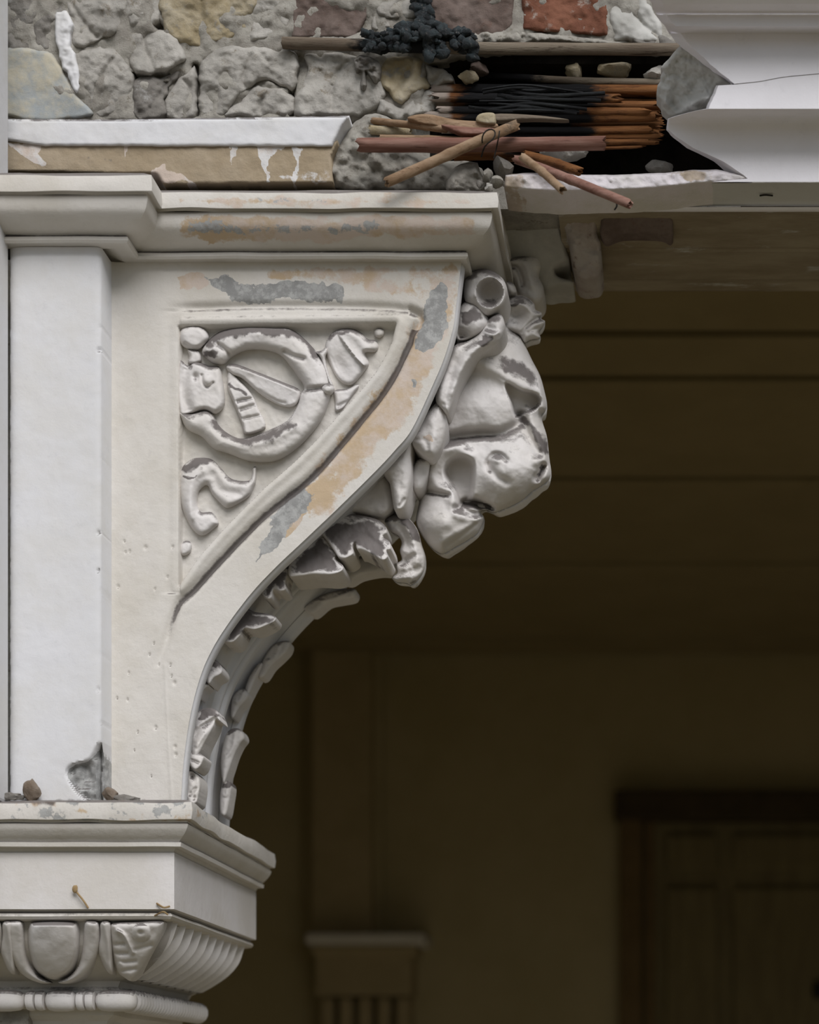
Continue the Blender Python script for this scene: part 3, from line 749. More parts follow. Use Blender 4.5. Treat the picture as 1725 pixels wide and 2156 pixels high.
lobe([(612, 1182), (640, 1150), (672, 1118), (694, 1138), (708, 1164), (706, 1176), (722, 1190), (720, 1202), (700, 1210), (660, 1210), (628, 1214), (608, 1212)], .055, .15, .8, T=9, R=8,
     strokes=[('r', [(650, 1160), (690, 1180), (715, 1195)], 8, -4)], back=.05)
lobe([(560, 1228), (590, 1200), (606, 1196), (606, 1212), (600, 1226), (602, 1240), (590, 1246), (576, 1242), (572, 1258), (562, 1262), (552, 1250)], .05, .2, .7, T=7, R=6, back=.04)
lobe([(500, 1290), (515, 1278), (535, 1288), (562, 1292), (580, 1298), (578, 1308), (560, 1318), (535, 1326), (515, 1324), (504, 1340), (490, 1352), (472, 1352), (470, 1346), (484, 1318)], .05, .1, .8, T=8, R=7,
     strokes=[('r', [(505, 1305), (540, 1305), (572, 1302)], 7, -4)], back=.04)
lobe([(434, 1428), (440, 1408), (450, 1390), (460, 1394), (468, 1410), (464, 1420), (450, 1428), (440, 1440)], .045, .1, .5, T=9, R=9, wear=[(2, [(440, 1408), (450, 1390), (462, 1398), (460, 1408), (448, 1412)], 6, .8)], back=.04)
lobe([(420, 1440), (434, 1436), (440, 1444), (430, 1452), (418, 1470), (416, 1456)], .045, .1, .3, T=8, R=7, soot=0, back=.03)
lobe([(404, 1592), (402, 1560), (407, 1525), (413, 1502), (428, 1492), (446, 1491), (458, 1498), (465, 1519), (455, 1515), (450, 1530), (440, 1548), (430, 1566), (420, 1586), (412, 1596)], .05, .1, .28, T=12, R=14,
     strokes=[('r', [(414, 1530), (436, 1514), (458, 1500)], 6, 6), ('r', [(412, 1548), (424, 1530), (452, 1516)], 4, -7), ('r', [(414, 1570), (430, 1546)], 5, 5)], wear=[(2, [(410, 1516), (420, 1494), (446, 1490), (462, 1506), (440, 1510), (424, 1518)], 6, .9)], back=.04)
lobe([(400, 1582), (414, 1583), (429, 1592), (427, 1604), (420, 1616), (410, 1622), (400, 1612), (396, 1598)], .04, .1, .3, T=10, R=9, soot=.2, back=.04, strokes=[('r', [(402, 1600), (418, 1606)], 3, -5)])
lobe([(394, 1628), (404, 1622), (418, 1634), (422, 1650), (418, 1676), (412, 1692), (394, 1692)], .045, 0, .2, T=10, R=9, soot=.25, back=.04, strokes=[('b', (405, 1632), 6, 8, 0, -14), ('r', [(400, 1672), (412, 1660)], 4, -8), ('b', (410, 1680), 5, 5, 0, -8)])
# lobes on the far half of the leaf
for ol, Yf, so in (([(640, 1280), (662, 1262), (700, 1246), (746, 1239), (746, 1257), (716, 1264), (690, 1270), (660, 1292)], .225, 0),
                   ([(544, 1424), (552, 1394), (570, 1364), (590, 1351), (610, 1351), (607, 1368), (592, 1384), (572, 1402), (556, 1424)], .222, .0),
                   ([(516, 1452), (528, 1420), (546, 1396), (552, 1400), (540, 1426), (524, 1462)], .21, .0),
                   ([(486, 1506), (489, 1472), (501, 1454), (514, 1450), (524, 1462), (517, 1476), (504, 1490), (492, 1512)], .20, .0),
                   ([(470, 1650), (465, 1605), (471, 1562), (480, 1540), (496, 1533), (510, 1539), (515, 1554), (505, 1568), (493, 1592), (481, 1626)], .19, 1),
                   ([(464, 1712), (464, 1668), (473, 1646), (483, 1645), (488, 1656), (484, 1682), (476, 1716)], .19, 1)):
    c0 = min(ol, key=lambda q: q[1])
    lobe(ol, Yf, 0, .12, T=11, R=11, back=.03, strokes=[('r', [ol[1], tuple(np.mean(np.array(ol), 0)), c0], 4, 4)],
         wear=[(2, [(c0[0] - 16, c0[1] + 12), (c0[0] - 8, c0[1] - 4), (c0[0] + 12, c0[1] - 2), (c0[0] + 16, c0[1] + 8), (c0[0], c0[1] + 8)], 5, .9 * so)])
# curled leaf tip
curl = relief('leaf_tip_curl', [(808, 1094), (822, 1082), (842, 1080), (862, 1092), (880, 1116), (888, 1146), (896, 1172), (894, 1200), (880, 1222), (866, 1232), (856, 1228), (836, 1226), (825, 1216), (836, 1206), (834, 1188), (846, 1178), (842, 1160), (846, 1142), (838, 1128), (822, 1118)],
       M_orn, leaf_root, Y0=.115, T=48, R=26, step=2.0, noise=4, ns=16, mirror=.55,
       strokes=[('r', [(836, 1192), (856, 1180), (872, 1170)], 6, -12), ('r', [(830, 1214), (860, 1205), (885, 1196)], 7, -7), ('r', [(858, 1104), (872, 1130), (876, 1170)], 9, 8), ('r', [(835, 1100), (850, 1120), (858, 1150)], 8, -8)],
       wear=[(5, [(815, 1092), (845, 1086), (868, 1104), (882, 1128)], 14, .9), (5, [(858, 1226), (880, 1218)], 7, .6)])
relief('leaf_tip_stem', [(735, 1180), (790, 1165), (825, 1168), (838, 1190), (832, 1205), (800, 1204), (760, 1212), (735, 1225), (715, 1215)], M_orn, leaf_root, Y0=.17, T=16, R=16, step=3, noise=2, back=.03)

# ------------------------------------------------------------------ lion head
lion = thing('lion_head', (PX(1000, .13), .13, PZ(1170, .13)), 'carved plaster lion head in profile jutting from the bracket curve', 'sculpture')
Yc = .13
HEAD = [(985, 640), (1040, 640), (1074, 690), (1098, 712), (1120, 757), (1137, 790), (1147, 825), (1152, 850), (1150, 864), (1141, 875), (1143, 890), (1152, 920), (1157, 965), (1161, 995), (1156, 1011), (1139, 1024), (1122, 1034),
        (1106, 1049), (1085, 1062), (1060, 1073), (1040, 1079), (1024, 1074), (1012, 1078), (1020, 1090), (1014, 1110), (1004, 1125), (982, 1140), (958, 1153), (934, 1166), (914, 1158), (896, 1139), (882, 1117), (876, 1094), (884, 1052), (886, 1032), (884, 1005), (880, 975),
        (876, 940), (884, 895), (930, 800), (955, 720), (965, 665)]
hs = [('b', (1012, 850), 66, 52, 0, 26), ('b', (1075, 990), 70, 66, -10, 34), ('b', (1020, 745), 60, 46, 35, 10),
      ('r', [(1000, 758), (1050, 783), (1095, 806), (1142, 826)], 17, 22), ('s', [(1140, 834), (1105, 822), (1070, 806)], 26, -3),
      ('p', [(1066, 808), (1098, 822), (1128, 830), (1137, 845), (1128, 860), (1106, 870), (1086, 876), (1077, 848)], 8, -46), ('b', (1112, 862), 17, 10, 10, 16),
      ('r', [(1138, 802), (1146, 834), (1147, 856)], 9, 14),
      ('r', [(928, 928, .7), (960, 921), (1010, 916), (1055, 914), (1088, 898), (1096, 878, .6)], 13, -34), ('r', [(935, 945), (990, 929), (1050, 924), (1098, 903)], 8, 9),
      ('r', [(1120, 880), (1132, 915), (1148, 965)], 12, 15), ('r', [(1098, 880), (1112, 915), (1136, 955)], 9, -16),
      ('r', [(1032, 990), (1028, 970), (1040, 956), (1056, 958), (1066, 968)], 5, -11), ('b', (1046, 970), 10, 7, 0, 8), ('r', [(1028, 978), (1044, 1000), (1066, 1014)], 8, -10),
      ('b', (1130, 972), 13, 14, 0, 14), ('r', [(1145, 982), (1138, 996), (1132, 1006)], 7, -40), ('b', (1152, 985), 10, 16, 0, 8),
      ('p', [(938, 992), (948, 972), (972, 962), (994, 972), (996, 1010), (990, 1048), (968, 1060), (958, 1034), (944, 1012)], 14, -52),
      ('r', [(990, 958), (960, 946), (925, 962), (908, 996), (918, 1022), (944, 1036), (958, 1062)], 13, 16), ('r', [(888, 1034), (910, 1036), (944, 1042)], 6, -16),
      ('r', [(966, 1068, .6), (985, 1060), (1004, 1059), (1034, 1074)], 8, -70), ('r', [(978, 1068), (994, 1071), (1012, 1078)], 4, 14),
      ('r', [(960, 1082), (985, 1090), (1014, 1094)], 9, 10), ('b', (930, 1105), 46, 40, 0, 24), ('r', [(930, 1142), (962, 1122), (1004, 1100)], 8, 7), ('r', [(942, 1152), (972, 1128), (1010, 1098)], 4, -7),
      ('r', [(958, 1070), (966, 1076), (980, 1078)], 6, -8)]
lh = relief('head', HEAD, M_orn, lion, Y0=Yc, T=78, R=80, strokes=hs, step=2.2, noise=2.0, ns=26, mirror=.62,
            wear=[(2, [(1040, 752), (1068, 748), (1100, 760), (1128, 790), (1130, 815), (1105, 806), (1070, 790)], 16, .75), (5, [(1108, 880), (1128, 910), (1150, 955)], 11, .75), (5, [(1060, 930), (1095, 912)], 9, .5), (5, [(970, 1078), (1000, 1086)], 9, .6), (5, [(980, 1059), (1008, 1060), (1030, 1071)], 8, 1.0), (5, [(1143, 986), (1136, 1002)], 6, .8)])  # strokes in the mouth slit and nostril paint their shade into the colour
def lock(name, ol, Y0, T, R, strokes=(), wear=None, **k):
    return relief(name, ol, M_orn, lion, Y0=Y0, T=T, R=R, strokes=strokes, wear=wear, step=2.0, noise=k.pop('noise', 2.0), ns=20, back=k.pop('back', .05), seed=int(ol[0][0]), **k)
lock('ear', [(978, 602), (985, 578), (1010, 566), (1038, 571), (1060, 588), (1069, 614), (1062, 643), (1044, 660), (1022, 665), (1000, 648), (980, 634)], .05, 40, 24,
     [('e', (1031, 616), 29, 31, 0, -62), ('r', [(1006, 620), (1014, 592), (1036, 582), (1058, 598), (1064, 622), (1052, 645)], 7, 8)], [(5, [(984, 584), (1010, 570), (1040, 574)], 15, .7)])
lock('mane_lock', [(966, 652), (984, 633), (1010, 640), (1024, 660), (1031, 682), (1016, 702), (996, 713), (976, 718), (962, 714), (960, 690)], .055, 40, 22,
     [('b', (972, 706), 16, 14, -20, -28), ('b', (995, 680), 14, 12, 0, 6)], [(2, [(970, 655), (1005, 640), (1022, 665), (1000, 680), (975, 690)], 10, .75)])
lock('mane_lock', [(1030, 670), (1052, 660), (1063, 680), (1060, 706), (1046, 727), (1012, 748), (986, 776), (966, 816), (954, 852), (943, 873), (930, 862), (918, 845), (922, 810), (940, 768), (957, 728), (984, 718), (1008, 702), (1020, 686)], .05, 42, 20,
     [('r', [(1000, 716), (968, 742), (950, 790), (936, 850)], 8, -9), ('r', [(1040, 712), (1000, 738), (975, 775), (958, 830)], 9, 7), ('r', [(1014, 694), (1036, 704), (1050, 700)], 5, 8), ('b', (1030, 690), 16, 9, 20, -12)],
     [(2, [(1008, 700), (1040, 706), (1022, 726), (998, 728)], 8, .85), (5, [(1032, 672), (1056, 668)], 10, .7)])
lock('mane_lock', [(880, 900), (905, 862), (926, 845), (938, 868), (941, 895), (937, 922), (928, 948), (914, 966), (902, 966), (884, 955), (868, 936), (866, 918)], .06, 40, 24, [('r', [(900, 870), (912, 905), (908, 950)], 10, 6), ('r', [(876, 925), (896, 930), (905, 960)], 6, -5)], [(0, [(893, 922), (914, 920), (912, 934), (900, 934)], 3, .9)])
lock('mane_lock', [(806, 988), (840, 950), (866, 926), (866, 960), (868, 1000), (862, 1040), (853, 1068), (842, 1077), (831, 1074), (826, 1050), (820, 1015)], .06, 36, 20, [('r', [(842, 1066), (852, 1052)], 4, -7), ('r', [(830, 1000), (845, 1030)], 10, -4)])
lock('mane_lock', [(880, 968), (905, 966), (902, 1000), (890, 1030), (872, 1032), (866, 1000)], .085, 22, 16)
lock('mane_lock', [(690, 1098), (735, 1055), (780, 1015), (808, 992), (826, 1020), (832, 1056), (826, 1076), (808, 1089), (780, 1086), (740, 1080)], .09, 24, 22, [('r', [(800, 1010), (815, 1050), (810, 1085)], 12, 6)], back=.06)
lock('forelock', [(1055, 664), (1072, 628), (1100, 622), (1124, 638), (1128, 652), (1140, 658), (1140, 666), (1136, 670), (1148, 676), (1144, 688), (1135, 700), (1138, 712), (1118, 716), (1104, 722), (1092, 706), (1072, 700), (1058, 694)], .13, 36, 22,
     [('b', (1084, 668), 22, 18, 0, -22), ('r', [(1070, 642), (1098, 640), (1122, 656)], 7, 10), ('r', [(1140, 668), (1118, 680), (1098, 700)], 4, -9), ('r', [(1134, 690), (1112, 700)], 4, -6)], [(2, [(1066, 636), (1100, 626), (1118, 640), (1085, 642)], 7, .8)], mirror=.7)
lock('crest_leaf', [(1052, 566), (1066, 546), (1100, 534), (1132, 538), (1140, 560), (1134, 580), (1145, 606), (1142, 630), (1124, 642), (1102, 632), (1090, 616), (1084, 596), (1070, 580)], .17, 34, 20, [('r', [(1060, 568), (1085, 562), (1098, 585), (1100, 600)], 5, -16), ('r', [(1075, 548), (1105, 552), (1120, 600)], 9, 8)])
lock('crest_leaf', [(1066, 592), (1082, 598), (1088, 616), (1076, 622), (1064, 612)], .12, 20, 12)

# ------------------------------------------------------------------ capital
XC = PX(367, -.05)
cap = thing('capital', (PX(180, -.05), .18, PZ(2200, -.05)), 'moulded plaster capital with egg and dart band below the pilaster', 'capital')
capath = [(-1.35, -.05), (XC, -.05), (XC, .41)]
def cz(lst): return [(o, PZ(py, -.05 - o)) for py, o in lst]
def cap_wear(V):
    px, py = topx(V)
    n = fbm(px / 25, py / 12, 3)
    A = np.zeros((len(V), 3)); A[:, 0] = np.clip(.32 + n * .8, 0, 1) * (py < 1730); A[:, 1] = np.clip(.42 - n * .4, 0, 1) * (py < 1728); A[:, 2] = np.clip(.3 + n, 0, 1) * np.clip((1697 - py) / 8, 0, 1) * (V[:, 1] < 0)
    return A
sweep('top_moulding', capath, cz([(1684, -.10), (1686, .022), (1690, .029), (1708, .031), (1726, .029), (1729, .022), (1733, .021)]), M_plaster, cap, cap_wear, sub=.01, wob=.003, seed=5)
sweep('cyma', capath, cz([(1731, .019), (1735, .024)]) + dense_prof(cz([(1735, .024), (1745, .022), (1757, .017), (1766, .012), (1772, .009)]), 4) + cz([(1773, .012), (1782, .0115), (1785, .002), (1797, -.002)]), M_plaster, cap, None, sub=.02, wob=.0008, seed=6)
sweep('fascia', capath, cz([(1795, .0), (1914, .0), (1917, -.008), (1920, -.010)]), M_orn, cap, None, sub=.02, wob=.0004, seed=7)
sweep('bead', capath, cz([(1919, -.012), (1923, -.006), (1929, -.004), (1935, -.007), (1938, -.014), (1942, -.03)]), M_plaster, cap, None, sub=.02, wob=.0008, seed=8)
ov = cz([(1938, -.027), (1955, -.030), (1985, -.037), (2015, -.052), (2040, -.072), (2060, -.092)])
ovp = dense_prof(ov, 5)
sweep('ovolo', [(-1.35, -.05), (XC, -.05), (XC, .41)], ovp + cz([(2066, -.10), (2078, -.104), (2086, -.10)]), M_plaster, cap, None, sub=.02, wob=.0012, seed=9)
sweep('lower_necking', [(-1.35, -.05), (XC, -.05), (XC, .41)], cz([(2084, -.10), (2092, -.101), (2120, -.103), (2126, -.112), (2138, -.114), (2150, -.125), (2210, -.14)]), M_plaster, cap, None, sub=.02, wob=.002, seed=10)
# eggs, shells, darts on the front of the ovolo
for k, cx in enumerate((-92, 114)):
    o = cx - 114
    relief('egg', [(62 + o, 1948), (80 + o, 1940), (147 + o, 1940), (164 + o, 1950), (169 + o, 1985), (164 + o, 2018), (150 + o, 2044), (130 + o, 2058), (112 + o, 2062), (94 + o, 2057), (76 + o, 2042), (64 + o, 2016), (58 + o, 1984)], M_orn, cap, Y0=-.010, T=12, R=12, step=2.5, noise=1.5, back=.05, strokes=[('e', (113 + o, 1985), 62, 84, 0, 38)], plane=(0, -.72, 114 + o, 1990))
    for sgn, ol in ((1, [(16, 1945), (30, 1938), (46, 1942), (51, 1970), (54, 2000), (62, 2030), (80, 2054), (104, 2068), (84, 2070), (50, 2054), (24, 2022), (12, 1985)]),
                    (-1, [(208, 1945), (194, 1938), (179, 1942), (176, 1970), (173, 2000), (166, 2030), (148, 2054), (122, 2068), (146, 2070), (180, 2052), (202, 2020), (211, 1985)])):
        relief('egg_surround', [(x + o, y) for x, y in ol][::(1)], M_orn, cap, Y0=-.010, T=26, R=13, step=2.5, noise=1.5, back=.05, plane=(0, -.72, 110 + o, 1990))
    relief('dart', [(212 + o, 1942), (232 + o, 1942), (236 + o, 1980), (238 + o, 2020), (238 + o, 2050), (226 + o, 2046), (214 + o, 2024), (206 + o, 2000), (210 + o, 1970)], M_orn, cap, Y0=-.010, T=24, R=9, step=2.5, noise=1.2, back=.05, plane=(0, -.72, 220 + o, 1990), strokes=[('r', [(218 + o, 1945), (228 + o, 1990), (234 + o, 2045)], 5, 6)])
relief('corner_shell', [(232, 1950), (246, 1942), (290, 1940), (340, 1938), (346, 1950), (338, 1975), (322, 2005), (302, 2035), (278, 2064), (262, 2058), (248, 2046), (240, 2020), (234, 1985)], M_orn, cap, Y0=-.010, T=26, R=16, step=2.0, noise=2.0, back=.05, plane=(0, -.72, 290, 1990),
       strokes=[('e', (297, 1964), 20, 19, 0, 14), ('b', (296, 1964), 6, 5, 0, -9), ('r', [(248, 1960), (262, 1970), (280, 2005)], 4, 10), ('r', [(236, 1990), (262, 1988)], 4, -7), ('r', [(238, 2008), (268, 2008)], 4, -7), ('r', [(244, 2028), (285, 2024)], 4, -7), ('r', [(250, 2046), (285, 2040)], 4, -6), ('r', [(285, 2000), (318, 1990)], 4, -6), ('b', (252, 2028), 7, 4, 0, 8)])
# ribs on the return side of the ovolo
def side_ribs():
    ys = np.linspace(-.048, .41, 12)
    for a, b in zip(ys[:-1], ys[1:]):
        V = []; F = []
        cs = 9; g = (b - a)
        n = len(ovp)
        for i, (o, z) in enumerate(ovp):
            for j in range(cs):
                t = j / (cs - 1)
                bump = (.0, .016, .021, .012, .014, .009, .011, .006, .0)[j]
                # the ends of the rib stay behind the mitre
                V.append((XC + o + bump - .004, max(a + g * t, -.05 - o + .004), z))
        for i in range(n - 1):
            for j in range(cs - 1):
                F.append([i * cs + j, (i + 1) * cs + j, (i + 1) * cs + j + 1, i * cs + j + 1])
        V = np.array(V)
        emit('side_rib', V, F, M_orn, cap, sharp=60)
side_ribs()
# bead and reel
def lathe_x(name, x0, x1, yc, zc, prof, mat, parent, n=20):
    V = []; F = []; m = len(prof)
    for (t, r) in prof:
        for k in range(n):
            a = 2 * math.pi * k / n
            V.append((x0 + (x1 - x0) * t, yc + r * math.cos(a), zc + r * math.sin(a)))
    for i in range(m - 1):
        for k in range(n): F.append([i * n + k, (i + 1) * n + k, (i + 1) * n + (k + 1) % n, i * n + (k + 1) % n])
    F.append([k for k in range(n)]); F.append([(m - 1) * n + k for k in range(n)][::-1])
    return emit(name, np.array(V), F, mat, parent, sharp=50)
yb = -.05 + .088; zb = PZ(2106, yb - .012)
bead_p = [(0, .3 * .0145), (.04, .0095), (.12, .0130), (.3, .0145), (.7, .0145), (.88, .0130), (.96, .0095), (1, .3 * .0145)]
reel_p = [(0, .006), (.1, .0125), (.4, .0135), (.6, .0135), (.9, .0125), (1, .006)]
kx = yb - .012
for a, b, kd in ((-120, -62, 'b'), (-60, 48, 'b'), (50, 70, 'r'), (71, 90, 'r'), (91, 156, 'b'), (157, 175, 'r'), (176, 196, 'r'), (197, 283, 'b')):
    lathe_x('bead' if kd == 'b' else 'reel', PX(a, kx), PX(b, kx), yb, zb, bead_p if kd == 'b' else reel_p, M_orn, cap)
def side_beads():
    xs = XC - .088
    n = 26; ys = np.linspace(-.05 + .088 + .012, .41, n + 1)
    for a, b in zip(ys[:-1], ys[1:]):
        V = []; F = []; N = 14
        for t, r in ((0, .008), (.12, .0135), (.4, .0165), (.7, .0145), (1, .008)):
            for k in range(N):
                an = 2 * math.pi * k / N + t * .6
                V.append((xs + r * math.cos(an), a + (b - a) * t, zb + r * math.sin(an)))
        for i in range(4):
            for k in range(N): F.append([i * N + k, i * N + (k + 1) % N, (i + 1) * N + (k + 1) % N, (i + 1) * N + k])
        emit('side_reel', np.array(V), F, M_orn, cap)
side_beads()

# ------------------------------------------------------------------ white moulded beam on the right
beam = thing('cornice_beam', (PX(1600, -.08), 0, zs), 'white moulded plaster beam with a jagged broken left end', 'beam')
RX = 2450
def beam_band(name, rows, mat, thick=.03):
    """rows: (py, Y, left px, bevel px)"""
    R2 = []
    for (a, b) in zip(rows[:-1], rows[1:]):
        n = max(1, int(abs(b[0] - a[0]) / 5))
        for k in range(n): R2.append([a[i] + (b[i] - a[i]) * k / n for i in range(4)])
    R2.append(list(rows[-1]))
    V = []; F = []
    fr = [0, .02, .06, .15, .4, 1]
    for i, (py, Y, lx, bv) in enumerate(R2):
        jit = 2.5 * float(fbm(np.array([py / 9.0]), np.array([3.0]), len(name))[0])
        lx += jit
        V.append(tuple(P(lx - bv * .3, py + 2, Y + thick + .01)))
        V.append(tuple(P(lx - bv, py, Y + thick * .8)))
        z = PZ(py, Y)
        x0 = PX(lx, Y); x1 = PX(RX, Y)
        for f in fr: V.append((x0 + (x1 - x0) * f, Y, z))
    m = len(fr) + 2
    for i in range(len(R2) - 1):
        for j in range(m - 1): F.append([i * m + j, (i + 1) * m + j, (i + 1) * m + j + 1, i * m + j + 1])
    return emit(name, np.array(V), F, mat, beam, sharp=32)
beam_band('crown_moulding', [(-80, -.155, 1280, 26), (-10, -.15, 1385, 24), (8, -.140, 1394, 22), (22, -.122, 1400, 22), (30, -.110, 1404, 20)], M_white)
beam_band('fillet', [(31, -.112, 1403, 22), (55, -.112, 1422, 22), (58, -.104, 1424, 22), (64, -.088, 1428, 22), (70, -.080, 1432, 22)], M_white)
beam_band('flat_board', [(70, -.080, 1432, 24), (100, -.080, 1458, 22), (140, -.080, 1502, 14), (176, -.080, 1546, 6), (178, -.080, 1548, 4), (180, -.080, 1512, 5), (205, -.080, 1503, 6), (229, -.080, 1494, 6), (231, -.076, 1480, 4)], M_white, thick=.02)
beam_band('cove', [(231, -.076, 1478, 2), (236, -.066, 1455, 2), (244, -.050, 1425, 3), (250, -.042, 1409, 3), (262, -.034, 1408, 3), (274, -.030, 1407, 5), (290, -.028, 1428, 10), (312, -.026, 1462, 14), (340, -.025, 1524, 20), (368, -.025, 1566, 30), (376, -.025, 1574, 20), (383, -.025, 1500, 6)], M_white, thick=.025)
relief('scuffed_lower_edge', [(1062, 366), (1120, 364), (1200, 367), (1300, 368), (1400, 364), (1460, 358), (1510, 357), (1560, 367), (1585, 374), (1560, 381), (1500, 385), (1430, 393), (1330, 401), (1250, 402), (1180, 405), (1120, 402), (1062, 396)], M_pink, beam, Y0=-.016, T=14, R=6, noise=3, ns=14, step=3, back=.06, smooth_outline=False, jag=.8,
       wear=[(0, [(1062, 362), (1108, 364), (1110, 400), (1062, 400)], 8, .7), (0, [(1380, 362), (1500, 356), (1580, 374), (1450, 388)], 10, .6)])
def soffit():
    V = []; F = []
    rows = [(-.018, zs + .002), (.045, zs + .003)]
    x0, x1 = PX(1055, 0), PX(RX, 0)
    V = [(x0, -.012, zs + .004), (x1, -.024, zs + .001), (x1, .046, zs + .002), (x0 + .03, .046, zs + .004)]
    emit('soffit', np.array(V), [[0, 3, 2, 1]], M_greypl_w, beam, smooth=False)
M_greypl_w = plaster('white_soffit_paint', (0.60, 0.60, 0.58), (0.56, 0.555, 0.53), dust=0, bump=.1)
soffit()
def rear():
    pr = [(.044, 438), (.044, 443), (.050, 446), (.052, 449)]
    def ex(name, pr, mat, l):
        V = []; F = []
        for (Y, py) in pr:
            for px in (l, 1500, 1900, RX): V.append((PX(px, .1), Y, PZ(py, Y)))
        for i in range(len(pr) - 1):
            for j in range(3): F.append([i * 4 + j, (i + 1) * 4 + j, (i + 1) * 4 + j + 1, i * 4 + j + 1])
        emit(name, np.array(V), F, mat, beam, sharp=30)
    ex('soffit_bead', [(.042, 436), (.044, 441), (.048, 445), (.054, 446)], M_white, 1180)
    ex('rear_board', [(.054, 446), (.075, 462), (.13, 508), (.138, 516)], M_beamwood, 1180)
    ex('rear_bead', [(.138, 516), (.142, 521), (.148, 523), (.152, 530)], M_beamwood, 1180)
    ex('rear_cove', [(.152, 530), (.17, 541), (.21, 566), (.235, 582), (.238, 588), (.245, 590)], M_beamwood, 1180)
    ex('rear_edge', [(.245, 590), (.272, 606), (.276, 611), (.285, 613), (.285, 590), (.285, 380)], M_beamwood, 1040)
rear()
relief('flaked_patch', [(1275, 450), (1400, 450), (1418, 480), (1412, 512), (1385, 492), (1310, 495), (1275, 515)], M_brick_p, beam, Y0=.09, T=5, R=3, noise=1, step=4, back=.03, plane=(0, -1.2, 1340, 480), jag=2)
relief('plaster_chunk', [(1180, 444), (1266, 446), (1258, 478), (1266, 520), (1268, 562), (1258, 586), (1228, 592), (1212, 578), (1204, 540), (1196, 500)], M_plchunk, beam, Y0=.12, T=16, R=12, noise=6, ns=22, step=3, back=.1, plane=(0, -.9, 1230, 515), jag=2)
relief('bed_block', [(1042, 450), (1056, 404), (1120, 424), (1172, 440), (1178, 475), (1188, 510), (1198, 545), (1180, 556), (1168, 566), (1174, 582), (1206, 592), (1202, 602), (1176, 606), (1150, 612), (1120, 590), (1060, 585), (1000, 560)], M_greypl, beam, Y0=.15, T=14, R=10, noise=3, ns=40, step=3, back=.1, plane=(.1, -1.0, 1110, 520), jag=1.2)
relief('cracked_return', [(1036, 440), (1052, 400), (1062, 470), (1070, 505), (1064, 540), (1050, 560), (1010, 580), (985, 570), (990, 540), (1010, 510)], M_plaster, cor, Y0=.09, T=24, R=22, noise=3, step=3, back=.1, plane=(-.5, -.5, 1030, 500))
relief('torn_plaster', [(1434, 98), (1452, 108), (1500, 148), (1544, 178), (1511, 180), (1496, 234), (1450, 243), (1418, 250), (1402, 236), (1386, 208), (1388, 172), (1402, 132)], M_greypl_w, beam, Y0=-.03, T=12, R=12, noise=9, ns=20, step=2.5, back=.05, plane=(.35, -.55, 1465, 175), jag=4,
       strokes=[('r', [(1446, 225), (1470, 212), (1490, 208)], 9, 18), ('s', [(1500, 200), (1470, 232), (1440, 242)], 12, 12), ('r', [(1400, 215), (1408, 190), (1420, 170)], 9, 12), ('r', [(1390, 222), (1405, 232)], 7, -10)])

tube('hairline_crack', [(1548, 177, -.0802), (1600, 172, -.0802), (1650, 162, -.0802), (1740, 154, -.0802)], .9, M_stone_d, beam, seg=18, n=6, hollow=False, flat=.4)
tube('hairline_crack', [(1600, 412, .012), (1612, 410, .012), (1628, 412, .012)], 2.0, M_iron, beam, seg=8, n=6, hollow=False)
tag(tube('hook', [(1298, 424, -.09), (1300, 434, -.088), (1294, 442, -.085)], 1.8, M_iron, seg=8, n=6, hollow=False), 'tiny hooked wire under the tip of the lowest drooping reed', 'hook')
# ------------------------------------------------------------------ burnt hole: lath, rods, reeds
def char_fn(c0, w, amp=1.0, pale_to=None):
    def f(V):
        px, py = topx(V)
        A = np.zeros((len(V), 3)); A[:, 2] = amp * np.exp(-((px - c0) / w) ** 2)
        if pale_to: A[:, 0] = np.clip((pale_to - px) / 60, 0, 1) * .75
        return A
    return f
G_b = 'packed reeds in the burnt hole'
tag(tube('wooden_rod', [(596, 90, .03), (800, 96, .02), (1000, 102, .02), (1430, 104, .035)], 12, M_wood, seg=24, seed=1, hollow=False, wear_fn=char_fn(840, 110, .9)), 'weathered wooden rod lying under the bricks above the burnt hole', 'rod')
tag(tube('thin_rod', [(1008, 158, .08), (1200, 170, .06), (1392, 174, .05)], 7, M_wood, seg=18, seed=2, hollow=False, wear_fn=char_fn(1060, 100, .9)), 'thin dark rod above the topmost packed reeds', 'rod')
bundle = [(910, 1388, 190, 10, .05), (912, 1300, 207, 9, .035), (914, 1390, 222, 9, .05), (930, 1360, 234, 8, .04), (905, 1382, 247, 10, .045), (960, 1384, 261, 9, .06), (940, 1370, 275, 8, .05), (980, 1384, 288, 9, .055), (1000, 1378, 299, 6, .05),
          (1020, 1385, 198, 8, .085), (1000, 1380, 215, 8, .09), (990, 1385, 240, 9, .09), (1000, 1388, 268, 9, .095), (980, 1385, 254, 8, .085), (1010, 1384, 281, 8, .09), (1160, 1350, 304, 4, .06), (1150, 1340, 311, 3, .05)]
ORD = ['first', 'second', 'third', 'fourth', 'fifth', 'sixth', 'seventh', 'eighth', 'ninth', 'tenth', 'eleventh', 'twelfth', 'thirteenth', 'fourteenth']
words = ['topmost packed reed', 'second packed reed from the top', 'third packed reed from the top', 'fourth packed reed from the top', 'thick fifth packed reed from the top', 'sixth packed reed from the top', 'seventh packed reed from the top', 'eighth packed reed from the top', 'lowest thick packed reed']
rr = random.Random(3)
